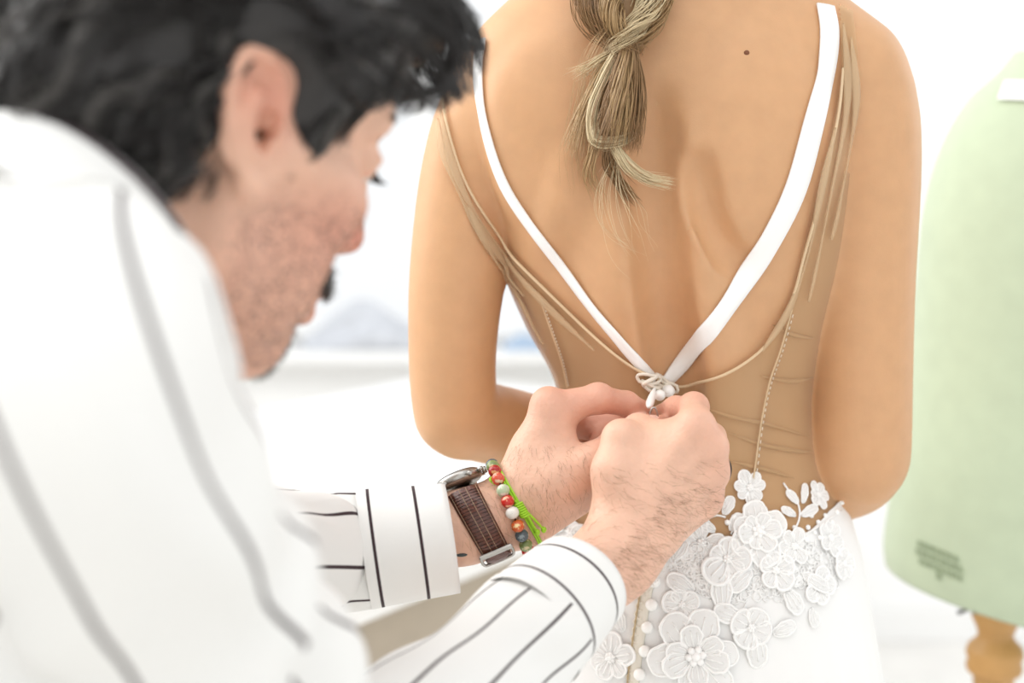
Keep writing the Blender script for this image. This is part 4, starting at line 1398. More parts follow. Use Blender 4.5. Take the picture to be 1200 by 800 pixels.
vis = np.where((ar > 0))[0]
roots = rng.choice(vis, 560, p=ar[vis] / ar[vis].sum())
G1, G2, G3 = Geo(), Geo(), Geo()
NP_ = 15
for ci, ri in enumerate(roots):
    p = cen[ri] + nor_[ri] * .001
    L = rng.uniform(.045, .085) * (1.0 if p[2] > .02 else .75)
    lift = rng.uniform(.001, .008)
    sw = rng.normal(0, .5)
    wl = rng.uniform(2.5, 6.5); wa = rng.uniform(.0015, .006); wp = rng.uniform(0, 6)
    path = [p]; n_ = nor_[ri]
    q = p.copy()
    for k in range(NP_ - 1):
        t = (k + 1) / (NP_ - 1)
        d_ = flow(q)
        bn = np.cross(n_, d_)
        d_ = unit(d_ + bn * (sw * .5 + .55 * math.cos(wl * t * 2 + wp)))
        q = q + d_ * L / (NP_ - 1)
        l, nn, _, dist = kb.find_nearest(Vector(q))
        n_ = np.array(nn)
        if n_ @ (q - ctr) < 0: n_ = -n_
        surf = np.array(l)
        flick = .010 * max(0, t - .7) * (3 if rng.uniform() < .3 else 1)
        want = surf + n_ * (.0015 + lift * math.sin(min(1, t * 1.3) * math.pi / 2) + flick)
        q = q * .35 + want * .65 if (surf[0] < .075 or surf[2] < .05) else q * .8 + want * .2
        path.append(q.copy())
    pa_ = np.array(path) * 100
    if np.any((np.abs(pa_[:, 1]) > 6.9) & (pa_[:, 0] > -2.3) & (pa_[:, 0] < 1.7) & (pa_[:, 2] > -3.0) & (pa_[:, 2] < 3.6)): continue
    path = spline(np.array(path), NP_)
    nst = 11
    tt = np.linspace(0, 1, NP_)
    J = rng.normal(0, 1, (nst, 1, 3)) * .0024 * (1 - .55 * tt)[None, :, None] + rng.normal(0, 1, (nst, 1, 3)) * .0010 * (tt ** 2)[None, :, None]
    V, Q = strands(path[None] + J, .0004 * (1 - .6 * tt ** 2), 3)
    (G2 if rng.uniform() < .32 else (G1 if ci % 2 else G3)).add(om + V @ Rm.T, Q)
link('hair_strands', G1.mesh('hair_strands'), M['mhair'], hair, kind='stuff')
link('hair_strands', G3.mesh('hair_strands'), M['mhair'], hair, kind='stuff')
link('hair_strands', G2.mesh('hair_strands'), M['mhair2'], hair, 'paler strands painting the hair highlights', kind='stuff')  # sheen on the dark hair put into the strand colour
# loose curls over the forehead and at the nape, each a lock of its own
CURLS = [[(430, 20, .66), (470, 40, .66), (505, 70, .665), (512, 100, .67), (495, 112, .672), (478, 100, .67)],
         [(450, 10, .67), (495, 20, .675), (530, 50, .68), (533, 90, .685), (520, 115, .69), (500, 125, .69)],
         [(420, 50, .655), (445, 75, .655), (470, 100, .66), (500, 112, .665), (528, 100, .67), (540, 85, .675)],
         [(400, 60, .65), (418, 85, .65), (440, 100, .652), (462, 118, .656), (470, 130, .66)],
         [(470, 0, .68), (515, 10, .685), (534, 35, .69), (530, 70, .69), (515, 95, .69)],
         [(90, 70, .66), (60, 95, .655), (30, 100, .65), (8, 85, .645)], [(95, 100, .65), (62, 118, .645), (30, 120, .64), (10, 112, .638)],
         [(110, 60, .66), (60, 50, .655), (25, 40, .65), (0, 50, .645)], [(130, 130, .64), (95, 160, .63), (70, 165, .63), (48, 152, .63)],
         [(170, 150, .635), (150, 190, .63), (165, 220, .63), (190, 226, .632)], [(210, 120, .63), (200, 170, .625), (218, 205, .627), (240, 200, .63)],
         [(150, 90, .64), (165, 130, .632), (150, 165, .63), (125, 170, .63)]]
for i, c_ in enumerate(CURLS):
    r = np.random.RandomState(50 + i)
    G = spline(np.array([W(*q) for q in c_]), 22)
    tt = np.linspace(0, 1, 22)
    J = r.normal(0, 1, (30, 1, 3)) * .0022 * (1 - .3 * tt)[None, :, None] + r.normal(0, 1, (30, 1, 3)) * .0022 * (tt ** 2)[None, :, None]
    V, Q = strands(G[None] + J, .0003 * (1 - .6 * tt ** 2), 3)
    link('curl', Geo().add(V, Q).mesh('curl'), M['mhair'], hair)


# sideburns and the short locks swept behind the ears
for s in (-1, 1):
    for i in range(22):
        r = np.random.RandomState(200 + i)
        if i < 10:
            x0, z0 = 2.4 + 1.3 * r.uniform(), 5.2 - .25 * i
            c_ = [(x0, s * 6.9, z0), (x0 - .1, s * 7.15, z0 - 1.3), (x0 - .3 + .3 * r.normal(), s * 7.1, z0 - 2.6), (x0 - .7, s * 6.95, z0 - 3.6)]
        else:
            x0, z0 = -2.9 - 2.4 * r.uniform(), 5.0 - .55 * (i - 10)
            c_ = [(x0 + 1, s * 7.6, z0 + 1), (x0, s * 8.0, z0), (x0 - .5 + .5 * r.normal(), s * 8.0, z0 - 1.4), (x0 + .2 + .5 * r.normal(), s * 7.6, z0 - 2.8), (x0 - .6, s * 7.4, z0 - 3.8)]
        G = spline(np.array(c_) * .01, 18)
        tt = np.linspace(0, 1, 18)
        J = r.normal(0, 1, (16, 1, 3)) * .0018 * (1 - .4 * tt)[None, :, None]
        V, Q = strands(G[None] + J, .00036 * (1 - .6 * tt ** 2), 3)
        link('side_lock', Geo().add(om + V @ Rm.T, Q).mesh('side_lock'), M['mhair2' if i % 4 == 1 else 'mhair'], hair)


# ---- fine hair on the wrists and the backs of the hands
def fuzz(bv, poly, n, dirpx, L, seed, dens):
    r = np.random.RandomState(seed); S = []
    (x0, y0, x1, y1) = poly
    while len(S) < n:
        a_, b_ = r.uniform(x0, x1), r.uniform(y0, y1)
        if r.uniform() > dens(a_, b_): continue
        o, dr = ray(a_, b_)
        l, n_, _, _ = bv.ray_cast(o, dr)
        if l is None: n -= 1; continue
        l, n_ = np.array(l), np.array(n_)
        if n_ @ np.array(dr) > 0: n_ = -n_
        d_ = np.array([dirpx[0], 0, -dirpx[1]]) / math.hypot(*dirpx) + r.normal(0, .3, 3)
        d_ = unit(d_ - n_ * (d_ @ n_))
        q = r.uniform(.6, 1.3) * L
        S.append([l, l + d_ * q * .5 + n_ * q * .22, l + d_ * q + n_ * q * .12])
    V, Q = strands(np.array(S), np.array([.000065, .00006, .00003]))
    return Geo().add(V, Q)


link('arm_hair', fuzz(rbvh, (680, 540, 850, 720), 1100, (1, .45), .008, 1, lambda a_, b_: .25 + .75 * (a_ + b_ * .8 > 1240) * (b_ > 570)).mesh('arm_hair'), M['armhair'], man, kind='stuff')
link('arm_hair', fuzz(lbvh, (540, 520, 690, 640), 420, (.3, 1), .007, 2, lambda a_, b_: .6).mesh('arm_hair'), M['armhair'], man, kind='stuff')


# ------------------------------------------------------------------ the shirt
def sleeve(name, pts, radii, n, m_, amp, folds, mat_, ph0=0.0, ref=(0.2, -1, 0.2), flat=1.0):
    """a tube of cloth about an arm, stripes running along it; folds = [(s, phi, width_s, width_phi, height)]"""
    P = spline(np.array(pts), n); R = spline(np.array(radii, float), n)[:, 0]
    T, N, B = frames(P, ref)
    s = np.concatenate([[0], np.cumsum(np.linalg.norm(np.diff(P, axis=0), axis=1))])
    a = np.linspace(0, 2 * math.pi, m_ + 1)
    S_, A_ = np.meshgrid(s, a, indexing='ij')
    rr = np.repeat(R[:, None], m_ + 1, 1)
    rng_ = np.random.RandomState(len(pts) + n)
    for f0, f1, p_ in ((38, 2, 0.), (64, 3, 1.7), (90, 1, 4.), (50, 5, 2.2)):
        rr = rr + amp * .35 * np.sin(S_ * f0 + np.sin(A_ * f1 + p_) * 1.6 + p_) * (np.sin(A_ * 2 + p_) * .5 + .5)
    for fs, fa, ws, wa, h in folds:
        da = (A_ - fa + math.pi) % (2 * math.pi) - math.pi
        sk = S_ - fs - .02 * np.sin(da)
        rr = rr + h * np.exp(-(sk / ws) ** 2 - (da / wa) ** 2)
    rr[:, -1] = rr[:, 0]
    V = P[:, None] + rr[..., None] * (np.cos(A_)[..., None] * N[:, None] * flat + np.sin(A_)[..., None] * B[:, None])
    w = m_ + 1
    i = np.arange(n - 1)[:, None]; j = np.arange(m_)[None]
    Q = np.stack([i * w + j, i * w + j + 1, (i + 1) * w + j + 1, (i + 1) * w + j], -1).reshape(-1, 4)
    st = (A_ + ph0) * (.048 if name and m_ > 80 else .04)
    me = mesh_np(name, V.reshape(-1, 3), Q, attrs={'st': st.ravel()})
    return me


# near sleeve: shoulder, elbow, forearm up to the cuff
axr = unit(R_WR - R_EL)
rc1 = R_WR - axr * .036; rc0 = rc1 - axr * .062
near_pts = [R_SH + unit(NECK0 - R_SH) * .05 + np.array([0, 0, .01]), R_SH, R_SH * .62 + R_EL * .38 + np.array([.0, -.005, .0]), R_SH * .25 + R_EL * .75, R_EL, R_EL * .62 + rc0 * .38, R_EL * .25 + rc0 * .75, rc0 + axr * .012]
near = link('sleeve', sleeve('sleeve', near_pts, [.066, .066, .062, .059, .055, .048, .042, .0398], 130, 96, .006,
            [(.185, .2, .014, 1.6, .016), (.215, .0, .014, 1.3, -.008), (.25, -.3, .014, 1.3, .015), (.30, .3, .015, 1.3, .013), (.35, -.2, .015, 1.0, .010), (.12, 1.0, .016, .9, .005), (.50, .4, .012, 1.2, .005), (.54, 1.3, .01, 1.0, .005)],
            M['shirt'], .35), M['shirt'], shirt, 'near striped sleeve')
axl = unit(L_C1 - L_C0)
far_pts = [L_SH + unit(NECK0 - L_SH) * .04, L_SH, (L_SH + L_EL) / 2, L_EL, L_EL * .45 + L_C0 * .55 - axl * .012, L_C0 - axl * .028, L_C0 - axl * .012, L_C0 + axl * .002]
link('sleeve', sleeve('sleeve', far_pts, [.068, .068, .060, .054, .047, .0405, .039, .0388], 110, 72, .005, [(.34, .3, .02, .8, .006), (.36, 5.6, .02, .5, .005)], M['shirt'], .538), M['shirt'], shirt, 'far striped sleeve')


def cuff(name, a, b, r0, r1, st0, gap_ang, label, flat=1.0):
    """double cloth band; stripes go round it"""
    n, m_ = 14, 72
    t = np.linspace(0, 1, n)
    P = a + (b - a) * t[:, None]
    T, N, B = frames(P)
    g = Geo(); L = np.linalg.norm(b - a)
    A_ = np.linspace(0, 2 * math.pi, m_ + 1)
    prof = [(t_, 0) for t_ in t] + [(1, -.0022)] + [(t_, -.0024) for t_ in t[::-1]]
    V, S_ = [], []
    for q, (t_, o) in enumerate(prof):
        k = min(n - 1, int(round(t_ * (n - 1))))
        lap = .003 * np.clip(1 - (A_ / (2 * math.pi)) * 1.0, 0, 1)
        r = r0 + (r1 - r0) * t_ + o + lap + .0008 * np.sin(A_ * 3 + t_ * 3)
        ang = A_ * (1 + .03) + gap_ang
        V.append(P[k] + r[:, None] * (np.cos(ang)[:, None] * N[k] * flat + np.sin(ang)[:, None] * B[k]))
        S_.append(np.full(m_ + 1, t_ * L + st0))
    w = m_ + 1; rows_ = len(prof)
    i = np.arange(rows_ - 1)[:, None]; j = np.arange(m_)[None]
    Q = np.stack([i * w + j, (i + 1) * w + j, (i + 1) * w + j + 1, i * w + j + 1], -1).reshape(-1, 4)
    g.add(np.concatenate(V), Q, None, np.concatenate(S_))
    return link('cuff', g.mesh('cuff', attr='st'), M['shirt'], shirt, label)


cl = cuff('cuff', L_C0, L_C1, .0412, .0380, -.0080, 2.0, 'left cuff with two dark stripes')
cr = cuff('cuff', rc0, rc1, .0394, .0345, .0155, 2.6, 'right cuff close to the wrist')
# trunk and shoulders of the shirt
sv = Vol((-.72, .20, .62), (.06, 1.04, 1.42), .006)
sv.chain([PELV + np.array([-.02, -.03, -.12]), PELV, PELV * .45 + NECK0 * .55 + np.array([-.02, .0, .01]), NECK0 + np.array([-.045, -.02, -.06])], [.165, .165, .155, .09], .08)
sv.cone(L_SH + (NECK0 - L_SH) * .1, R_SH + (NECK0 - R_SH) * .25, .066, .056, .06)
sv.cone(NECK0 + np.array([-.03, -.012, -.035]), R_SH + (NECK0 - R_SH) * .2, .066, .056, .05)
sv.cone(NECK0 + np.array([-.03, -.012, -.035]), L_SH, .070, .066, .05)
sl, x, y, z = sv.sub(sv.lo, sv.lo + (sv.n - 1) * sv.h)
sv.f[sl] += .0022 * np.sin(60 * x + 25 * y + 40 * z + 2 * np.sin(30 * y)) + .0018 * np.sin(-35 * x + 70 * z + 2 * np.sin(25 * x))
# the neck opening
nd = unit(om - NECK0)
sv.cone(NECK0 - nd * .03, NECK0 + nd * .2, .056, .062, .01, cut=True)
SV_, SQ_ = sv.nets()
lat = unit(R_SH - L_SH)
link('shirt_body', mesh_np('shirt_body', SV_, SQ_, attrs={'st': np.clip(np.linalg.norm((SV_ - NECK0) - ((SV_ - NECK0) @ nd)[:, None] * nd, axis=1) - .118, -.014, .014)}), M['shirt'], shirt)
# collar: a stand and a folded leaf round the neck
def ringpts(c, n_, r, k, up, squash=1.0):
    u = unit(np.cross(n_, (0, 1, 0))); v = np.cross(n_, u)
    a = np.linspace(0, 2 * math.pi, k, endpoint=False)
    return c + r * (np.cos(a)[:, None] * u + squash * np.sin(a)[:, None] * v) + n_ * up


k = 64
nb = NECK0 + nd * .0
prof = [(.060, .010), (.0625, .028), (.066, .034), (.070, .031), (.078, .010), (.087, -.016), (.089, -.020), (.085, -.018), (.075, .006), (.067, .024)]
V = np.concatenate([ringpts(nb, nd, r, k, u) for r, u in prof])
i = np.arange(len(prof) - 1)[:, None]; j = np.arange(k)[None]
Q = np.stack([i * k + j, i * k + (j + 1) % k, (i + 1) * k + (j + 1) % k, (i + 1) * k + j], -1).reshape(-1, 4)
dist_ = np.concatenate([np.full(k, .004 + q * .009) for q in range(len(prof))])
link('collar', mesh_np('collar', V, Q, attrs={'st': dist_}), M['shirt'], shirt, 'folded collar')
for tt in (.35,):
    p_ = L_C0 * (1 - tt) + L_C1 * tt
b_ = (L_C0 + L_C1) / 2

for o in ():
    pass
# legs in dark trousers and shoes, outside the frame
tr = Vol((-.80, .12, .02), (-.10, .80, .86), .012)
for s_, kx, fx in ((1, np.array([.02, .08, 0]), 0), (-1, np.array([.0, .0, 0]), 0)):
    hip = PELV + np.array([-.02, -.02, -.06]) + np.array([.06, -.08, 0]) * s_
    knee = hip + np.array([.06, .06, -.32]) + np.array([.03, -.03, 0]) * s_
    foot = np.array([hip[0] - .02 + .02 * s_, hip[1] - .02 * s_, .07])
    tr.chain([hip, knee, foot], [.10, .075, .058], .03)
TVV, TQQ = tr.nets()
link('trousers', mesh_np('trousers', TVV, TQQ), M['trousers'], man)
for s_ in (1, -1):
    hip = PELV + np.array([-.02, -.02, -.06]) + np.array([.06, -.08, 0]) * s_
    f0 = np.array([hip[0] - .02 + .02 * s_, hip[1] - .02 * s_, .045])
    sh = Vol(f0 - .25, f0 + .25, .01)
    sh.cone(f0 + np.array([-.03, -.02, 0]), f0 + np.array([.14, .08, -.008]), .045, .036, .02)
    a_, b_ = sh.nets(); a_[:, 2] = np.maximum(a_[:, 2], .002)
    link('shoe', mesh_np('shoe', a_, b_), M['shoe'], man)


# ------------------------------------------------------------------ things on his left wrist
WAX = unit(L_WR - W(537, 626, 1.012))
lv_ = unit(W(590, 600, 1) - CAM)
WAX = unit(WAX - lv_ * (WAX @ lv_))
E1 = -lv_            # towards the camera
E2 = np.cross(WAX, E1)
if E2[2] < 0: E2 = -E2                            # up


def on_wrist(c, phi, off, bv=lbvh):
    """surface point of the wrist round the arm axis: phi 0 faces the camera, 90 the top"""
    dr = E1 * math.cos(phi) + E2 * math.sin(phi)
    l, n_, _, _ = bv.ray_cast(Vector(c + dr * .09), Vector(-dr))
    r = .027 if l is None else float(np.linalg.norm((np.array(l) - c)))
    return r


def wrist_ring(c, tilt, n, off, smooth=6):
    ph_ = np.linspace(0, 2 * math.pi, n, endpoint=False)
    r = np.array([on_wrist(c, q, 0) for q in ph_])
    for _ in range(smooth): r = (np.roll(r, 1) + 2 * r + np.roll(r, -1)) / 4
    d_ = E1 * np.cos(ph_)[:, None] + E2 * np.sin(ph_)[:, None]
    return c + d_ * (r + off)[:, None] + WAX * (tilt * np.sin(ph_))[:, None], d_, ph_


watch = thing('wrist_watch', 'steel wrist watch on a dark brown crocodile leather strap, beside the cuff', 'watch', tuple(W(562, 600, 1.0)))
wc = W(561, 608, 1.018)
P, D_, PH = wrist_ring(wc, -.003, 72, .0016)
def band(P, D_, idx, wdt, th, segs=7):
    """curved strap: rows across, in a padded section"""
    u = np.linspace(-1, 1, segs)
    n = len(idx)
    g = []
    for q, k_ in enumerate(idx):
        ww = wdt[q] / 2
        top = [P[k_] + WAX * ww * v + D_[k_] * th * (1 - .55 * v ** 4) for v in u]
        bot = [P[k_] + WAX * ww * v for v in u[::-1]]
        g.append(top + bot)
    V = np.array(g).reshape(-1, 3); m_ = segs * 2
    i = np.arange(n - 1)[:, None]; j = np.arange(m_)[None]; j2 = (j + 1) % m_
    return V, np.stack([i * m_ + j, i * m_ + j2, (i + 1) * m_ + j2, (i + 1) * m_ + j], -1).reshape(-1, 4)


deg = np.degrees(PH)
seq = [k_ % 72 for k_ in range(-13, 12)]             # -65..60 deg: camera side, buckle below, case above
wd_ = np.interp(np.arange(len(seq)), [0, len(seq) - 1], [.0195, .0225])
Vb, Qb = band(P, D_, seq, wd_, .0032)
stp = link('strap', Geo().add(Vb, Qb).mesh('watch_strap'), M['leather'], watch, 'brown crocodile leather strap')
for u in (-.86, -.22, .22, .86):
    ln = np.array([P[k_] + WAX * wd_[q] / 2 * u + D_[k_] * (.0032 * (1 - .55 * u ** 4) + .0001) for q, k_ in enumerate(seq)])
    link('strap_ridge', Geo().add(*tube(spline(ln, 60), .00028, 4)).mesh('strap_ridge'), M['thread'], stp)
g = Geo()
for q in range(2, len(seq) - 2):
    u_ = np.linspace(-.95, .95, 9)
    k_ = seq[q]
    g.add(*tube(np.array([P[k_] + WAX * wd_[q] / 2 * u + D_[k_] * (.0032 * (1 - .55 * u ** 4) + .00005 + .0002 * math.sin(9 * u + q)) for u in u_]), .00022, 4))
link('strap_grain', g.mesh('strap_grain'), M['leather_dark'], stp, kind='stuff')
seq2 = [k_ % 72 for k_ in range(24, 59)]
Vb, Qb = band(P, D_, seq2, np.full(len(seq2), .0185), .0026)
link('strap', Geo().add(Vb, Qb).mesh('watch_strap_back'), M['leather'], watch)
for q, (u, k_) in enumerate(((.1, 66), (.1, 64))):
    k_ = k_ % 72
    link('strap_hole', Geo().add(*ball(P[k_] + D_[k_] * .0032, .0008, 8, 6)).mesh('strap_hole'), M['leather_dark'], stp)
# buckle at the bottom
kb_ = 60
c_, dN = P[kb_] + D_[kb_] * .0028, D_[kb_]
tg = unit(np.cross(dN, WAX)); tg = tg if tg[2] < 0 else -tg
fr = [c_ + WAX * a_ + tg * b_ for a_, b_ in ((-.0115, -.0045), (-.0115, .006), (-.008, .0095), (.008, .0095), (.0115, .006), (.0115, -.0045))]
link('buckle', Geo().add(*tube(spline(np.array(fr), 36), .0011, 8)).add(*tube(np.array([fr[0], fr[-1]]), .0018, 8)).mesh('buckle'), M['steel'], watch, 'steel buckle')
kf = 61
plate_q = [c_ - tg * .0075 + dN * .0016 + WAX * .0118, c_ - tg * .0035 + dN * .0018 + WAX * .0118, c_ - tg * .0035 + dN * .0018 - WAX * .0118, c_ - tg * .0075 + dN * .0016 - WAX * .0118]
pl_ = np.array(plate_q); pl2 = pl_ - dN * .0014
link('buckle_plate', Geo().add(np.vstack([pl_, pl2]), [[0, 1, 2, 3], [7, 6, 5, 4], [0, 4, 5, 1], [1, 5, 6, 2], [2, 6, 7, 3], [3, 7, 4, 0]]).mesh('buckle_plate', False), M['steel'], watch)
link('strap_tail', Geo().add(*ball(c_ + tg * .003 + dN * .0002, (.0088, .0075, .0016), 14, 8, R=np.stack([WAX, tg, dN], 1))).mesh('strap_tail'), M['leather'], watch)
# case on the top of the wrist
kc = 20
cc_, cn = P[kc] + D_[kc] * .001, D_[kc]
Rc = np.stack([WAX, unit(np.cross(cn, WAX)), cn], 1)
V, Q, T = lathe([(.0158, 0), (.0175, .0012), (.0180, .0035), (.0177, .0055), (.0168, .0066), (.0160, .0069)], n=40)
case = link('case', Geo().add(cc_ + V @ Rc.T, Q, T).mesh('watch_case'), M['steel'], watch, 'round steel case')
V, Q, T = lathe([(.0158, .0068), (.0152, .0076), (.010, .0080)], n=40)
link('dial', Geo().add(cc_ + V @ Rc.T, Q, T).mesh('dial'), M['leather_dark'], case)
for s_ in (-1, 1):
    for v in (-1, 1):
        a_ = cc_ + WAX * v * .0098 + Rc[:, 1] * s_ * .0150 + cn * .003
        link('lug', Geo().add(*tube(np.array([a_, a_ + Rc[:, 1] * s_ * .005 - cn * .002]), .002, 8)).mesh('lug'), M['steel'], case)
for q in range(5):
    a_ = cc_ + cn * .0045 + .0200 * (Rc[:, 0] * math.cos(-.6 + .3 * q) - Rc[:, 1] * math.sin(.9 - .3 * q) * .4)
crown = cc_ + cn * .0038 + WAX * .0183
link('crown', Geo().add(*tube(np.array([crown, crown + WAX * .0035]), .0026, 10, ref=tuple(cn))).mesh('crown'), M['steel'], case)
for q in (-.5, .5):
    a_ = cc_ + cn * .0038 + WAX * .0160 + Rc[:, 1] * q * .017
    link('pusher', Geo().add(*tube(np.array([a_, a_ + WAX * .0035 + Rc[:, 1] * q * .002]), .0016, 8, ref=tuple(cn))).mesh('pusher'), M['steel'], case)

# bead bracelet
bc = W(599, 598, 1.03)
P, D_, PH = wrist_ring(bc, .0, 120, .0046)
arc = np.concatenate([[0], np.cumsum(np.linalg.norm(np.diff(np.vstack([P, P[:1]]), axis=0), axis=1))])
tot = arc[-1]
nb_ = int(round(tot / .0093))
bracelet = thing('bead_bracelet', 'bracelet of red, white, green and grey round beads on his left wrist', 'bracelet', tuple(bc))


def bead_mat(name, a, b, kind):
    m = mat(name, a, .25, spec=0.6)
    nt = m.node_tree; bs = nt.nodes['Principled BSDF']
    tc = nt.nodes.new('ShaderNodeTexCoord')
    if kind == 'seg':
        n = nt.nodes.new('ShaderNodeTexNoise'); n.inputs['Scale'].default_value = 330; n.inputs['Detail'].default_value = 2
    else:
        n = nt.nodes.new('ShaderNodeTexVoronoi'); n.inputs['Scale'].default_value = 900
    nt.links.new(tc.outputs['Object'], n.inputs['Vector'])
    mr = nt.nodes.new('ShaderNodeMapRange')
    if kind == 'seg': mr.inputs[1].default_value, mr.inputs[2].default_value = .53, .62
    else: mr.inputs[1].default_value, mr.inputs[2].default_value, mr.inputs[3].default_value, mr.inputs[4].default_value = .10, .2, 1, 0
    nt.links.new(n.outputs[0] if kind != 'seg' else n.outputs['Fac'], mr.inputs[0])
    mx = nt.nodes.new('ShaderNodeMix'); mx.data_type = 'RGBA'
    mx.inputs[6].default_value = lin(a); mx.inputs[7].default_value = lin(b)
    nt.links.new(mr.outputs[0], mx.inputs[0]); nt.links.new(mx.outputs[2], bs.inputs['Base Color'])
    return m


BM = [bead_mat('red_bead', '#c9291f', '#e9b08a', 'seg'), bead_mat('white_bead', '#e9e6df', '#7f8a86', 'dot'), bead_mat('orange_bead', '#d2622c', '#f0d9a0', 'seg'),
      bead_mat('grey_bead', '#4c5a62', '#8a9aa0', 'seg'), bead_mat('green_bead', '#7d8f57', '#d7cfa8', 'seg'), bead_mat('dark_red_bead', '#a81d1c', '#d6a06a', 'seg'),
      bead_mat('coral_bead', '#d4553c', '#f0c8a8', 'seg'), bead_mat('mint_bead', '#b9c8a6', '#e9e4d2', 'seg')]
HEADB, TAILB = [1, 2, 3, 4, 0, 5, 2], [3, 4, 5, 6, 7, 0]
SEQ = HEADB + [[1, 0, 4, 2, 3, 6, 7][q % 7] for q in range(nb_ - len(HEADB) - len(TAILB))] + TAILB      # downwards from the camera side
cordm = link('cord', Geo().add(*tube(P, .0007, 5, True)).mesh('cord'), M['leather_dark'], bracelet)
for q in range(nb_):
    sarc = (q + .35) * tot / nb_
    # increasing phi climbs towards the top; walk the other way so that the list reads downwards
    s2 = (tot - sarc) % tot
    k_ = np.searchsorted(arc, s2) % 120
    p_ = P[k_]
    tgt = unit(P[(k_ + 1) % 120] - P[k_ - 1])
    Rb = np.stack([np.cross(D_[k_], tgt), D_[k_], tgt], 1)
    me = Geo().add(*ball((0, 0, 0), (.0049, .0049, .0045), 14, 10)).mesh('bead')
    Mx = Matrix.Translation(p_) @ Matrix([list(r_) for r_ in Rb]).to_4x4()
    link('bead', me, BM[SEQ[q]], bracelet, world=Mx)

# lime cord with a woven slide knot
gc = W(608, 593, 1.031)
P, D_, PH = wrist_ring(gc, -.004, 120, .0012)
limec = thing('cord_bracelet', 'lime green knotted cord bracelet between the beads and his left hand', 'bracelet', tuple(gc))
for o_ in (-.0009, .0009):
    link('cord', Geo().add(*tube(P + WAX * o_, .0009, 6, True)).mesh('cord'), M['lime'], limec)
kg = Geo()
k0_ = 118
for q in range(7):
    k_ = (k0_ - 3 + q) % 120
    ring = np.array([P[k_] + WAX * .0030 * math.cos(a_) + D_[k_] * (.0010 + .0024 * math.sin(a_)) for a_ in np.linspace(0, 2 * math.pi, 14, endpoint=False)])
    kg.add(*tube(ring, .0008, 6, True))
link('slide_knot', kg.mesh('slide_knot'), M['lime'], limec, 'woven slide knot')
for (xa, ya, xb, yb) in ((606, 590, 634, 617), (603, 586, 627, 620), (588, 572, 586, 552), (581, 570, 575, 554)):
    pa, na = hit(xa, ya, [lbvh], .002); pb, nb2 = hit(xb, yb, [lbvh], .004)
    pm_, nm_ = hit((xa + xb) / 2 + 2, (ya + yb) / 2, [lbvh], .003)
    e_ = link('cord_end', Geo().add(*tube(spline(np.array([pa, pm_, pb]), 14), .0009, 6)).mesh('cord_end'), M['lime'], limec)
    link('end_knot', Geo().add(*ball(pb, (.002, .002, .0024), 10, 7)).mesh('end_knot'), M['lime'], e_)

# dark ring on the right ring finger
rp0, rp1 = W(833, 554, .993), W(832, 545, 1.032)
rt = unit(rp1 - rp0); rcen = rp0 * .6 + rp1 * .4
u_ = unit(np.cross(rt, (0, 0, 1))); v_ = np.cross(rt, u_)
rr_ = np.array([rcen + (u_ * math.cos(a_) + v_ * math.sin(a_)) * .0128 for a_ in np.linspace(0, 2 * math.pi, 40, endpoint=False)])
V, Q, T = tube(rr_, .0024, 8, True)
tag(link('finger_ring', Geo().add(V, Q).mesh('finger_ring'), M['mring']), 'dark metal ring on a finger of his right hand', 'ring')

# ------------------------------------------------------------------ the dress form
YF = 1.5
form = thing('dress_form', 'pale green linen dress form on a turned wooden stand', 'dress form', (WY(1168, 700, YF)[0], YF, 0))
FS = [(60, 1192, 1262), (85, 1172, 1262), (120, 1136, 1262), (180, 1104, 1262), (250, 1086, 1260), (330, 1078, 1258), (420, 1070, 1252), (500, 1060, 1244), (580, 1048, 1236), (640, 1040, 1230), (668, 1042, 1228)]
fr_ = []
for py, l, c_ in FS:
    a_, b_ = WY(l, py, YF), WY(c_, py, YF)
    fr_.append((a_[2], b_[0], b_[0] - a_[0]))
fr_ = spline(np.array(fr_), 60)
nF = 64
aF = np.arange(nF) * 2 * math.pi / nF
VF = []
zb = fr_[-1, 0]
for z_, cx_, a_ in fr_:
    x_ = cx_ + a_ * np.sign(np.cos(aF)) * np.abs(np.cos(aF)) ** .9
    y_ = YF + a_ * .72 * np.sign(np.sin(aF)) * np.abs(np.sin(aF)) ** .9
    wt_ = np.clip((1.02 - z_) / .16, 0, 1) ** 1.5
    z2 = z_ - wt_ * .30 * (x_ - (cx_ - a_)) * .75
    VF.append(np.stack([x_, y_, z2], 1))
VF = np.concatenate(VF)
i = np.arange(59)[:, None]; j = np.arange(nF)[None]
QF = np.stack([i * nF + j, (i + 1) * nF + j, (i + 1) * nF + (j + 1) % nF, i * nF + (j + 1) % nF], -1).reshape(-1, 4)
VF = np.vstack([VF, VF[:nF].mean(0) + (0, 0, .01), VF[-nF:].mean(0) + (0, 0, .03)])
jj = np.arange(nF)
TF = np.vstack([np.stack([np.full(nF, 60 * nF), jj, (jj + 1) % nF], 1), np.stack([np.full(nF, 60 * nF + 1), 59 * nF + (jj + 1) % nF, 59 * nF + jj], 1)])
link('torso', mesh_np('form_torso', VF, QF, TF), M['formgreen'], form, 'pale green linen torso')
fb = BVHTree.FromPolygons([tuple(v) for v in VF.tolist()], QF.tolist() + TF.tolist())
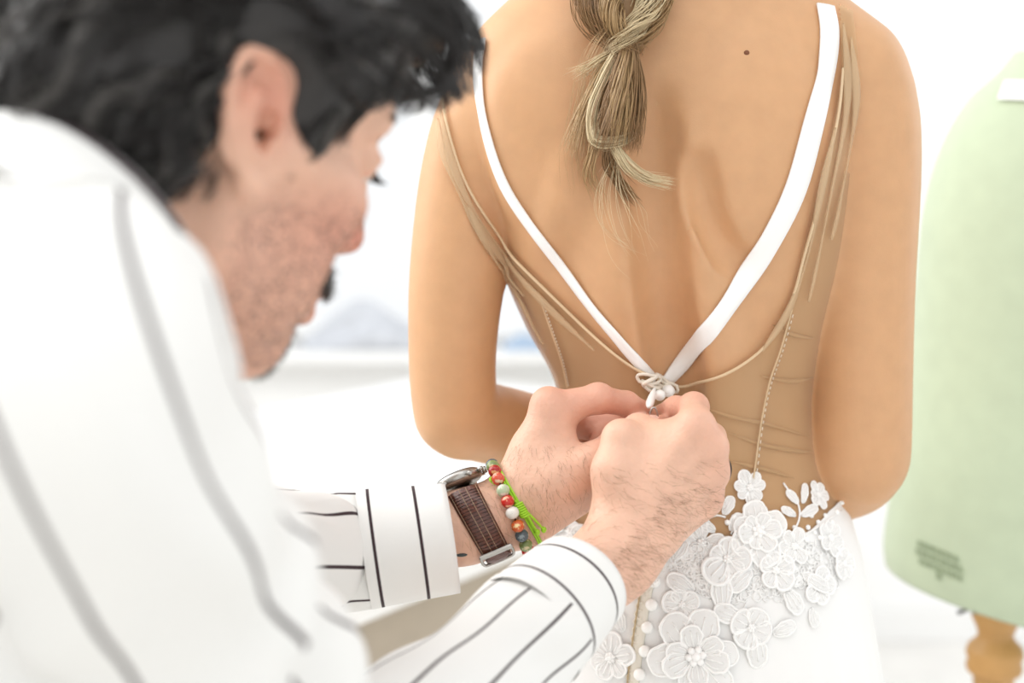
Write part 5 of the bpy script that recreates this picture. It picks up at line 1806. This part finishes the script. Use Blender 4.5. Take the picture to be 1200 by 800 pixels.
# faded stamp: short bars in three rows and a stem, too blurred to read
g = Geo(); rn = np.random.RandomState(6)
for row, (x0, x1) in enumerate(((1076, 1122), (1074, 1126), (1078, 1126))):
    xx = x0
    while xx < x1:
        wd = rn.uniform(2.5, 5)
        py0 = 632 + row * 10 + (xx - 1075) * .42
        q4 = [hit(a_, b_, [fb], .0012)[0] for a_, b_ in ((xx, py0), (xx + wd, py0 + wd * .42), (xx + wd, py0 + 7 + wd * .42), (xx, py0 + 7))]
        q5 = [q_ + FWD * .002 for q_ in q4]
        g.add(np.array(q4 + q5), [[0, 1, 2, 3], [7, 6, 5, 4], [0, 4, 5, 1], [1, 5, 6, 2], [2, 6, 7, 3], [3, 7, 4, 0]])
        xx += wd + rn.uniform(.8, 2.2)
for k_ in range(3):
    py0 = 664 + k_ * 5
    q4 = [hit(a_, b_, [fb], .0012)[0] for a_, b_ in ((1098, py0), (1104, py0 + 2), (1104, py0 + 6), (1098, py0 + 4))]
    g.add(np.array(q4 + [q_ + FWD * .002 for q_ in q4]), [[0, 1, 2, 3], [7, 6, 5, 4], [0, 4, 5, 1], [1, 5, 6, 2], [2, 6, 7, 3], [3, 7, 4, 0]])
link('stamp', g.mesh('stamp', False), M['stamp'], form, 'faded grey maker stamp', kind='stuff')
q4 = [hit(a_, b_, [fb], .006)[0] for a_, b_ in ((1172, 120), (1180, 99), (1215, 99), (1210, 121))]
link('tag', Geo().add(np.array(q4 + [q_ + FWD * .001 for q_ in q4]), [[0, 1, 2, 3], [7, 6, 5, 4], [0, 4, 5, 1], [1, 5, 6, 2], [2, 6, 7, 3], [3, 7, 4, 0]]).mesh('tag', False), M['paper'], form, 'white paper tag on the shoulder')
px_, py_ = WY(1168, 720, YF), WY(1168, 800, YF)
zt_ = px_[2]
mm_ = .00091
V, Q, T = lathe([(.026, zt_ + .06), (.026, zt_ - .004), (.022, zt_ - .012), (.0185, zt_ - .022), (.021, zt_ - .028), (.029, zt_ - .036), (.031, zt_ - .044), (.028, zt_ - .052), (.0305, zt_ - .058), (.029, zt_ - .064), (.022, zt_ - .070),
                 (.0205, zt_ - .10), (.024, zt_ - .2), (.021, zt_ - .33), (.028, zt_ - .36), (.021, zt_ - .39), (.026, .22), (.035, .17), (.035, .12), (.02, .10)], (px_[0], YF, 0), 36)
link('stand', Geo().add(V, Q, T).mesh('stand'), M['wood'], form, 'turned wooden stand')
for k_ in range(3):
    a_ = k_ * 2 * math.pi / 3 + .4
    P_ = np.array([[px_[0] + math.cos(a_) * r_, YF + math.sin(a_) * r_, h_] for r_, h_ in ((.02, .16), (.10, .15), (.19, .07), (.25, .022), (.28, .022))])
    link('foot', Geo().add(*tube(spline(P_, 16), spline(np.array([.018, .02, .018, .016, .014]), 16)[:, 0], 10)).mesh('foot'), M['wood'], form)
s0 = WY(1132, 712, YF - .05)
link('set_screw', Geo().add(*tube(np.array([WY(1134, 700, YF - .05), WY(1134, 714, YF - .05)]), .003, 8)).add(*tube(np.array([WY(1122, 718, YF - .05), WY(1136, 713, YF - .05), WY(1143, 718, YF - .05)]), .0022, 8)).mesh('set_screw'), M['iron'], form, 'small dark wing screw')
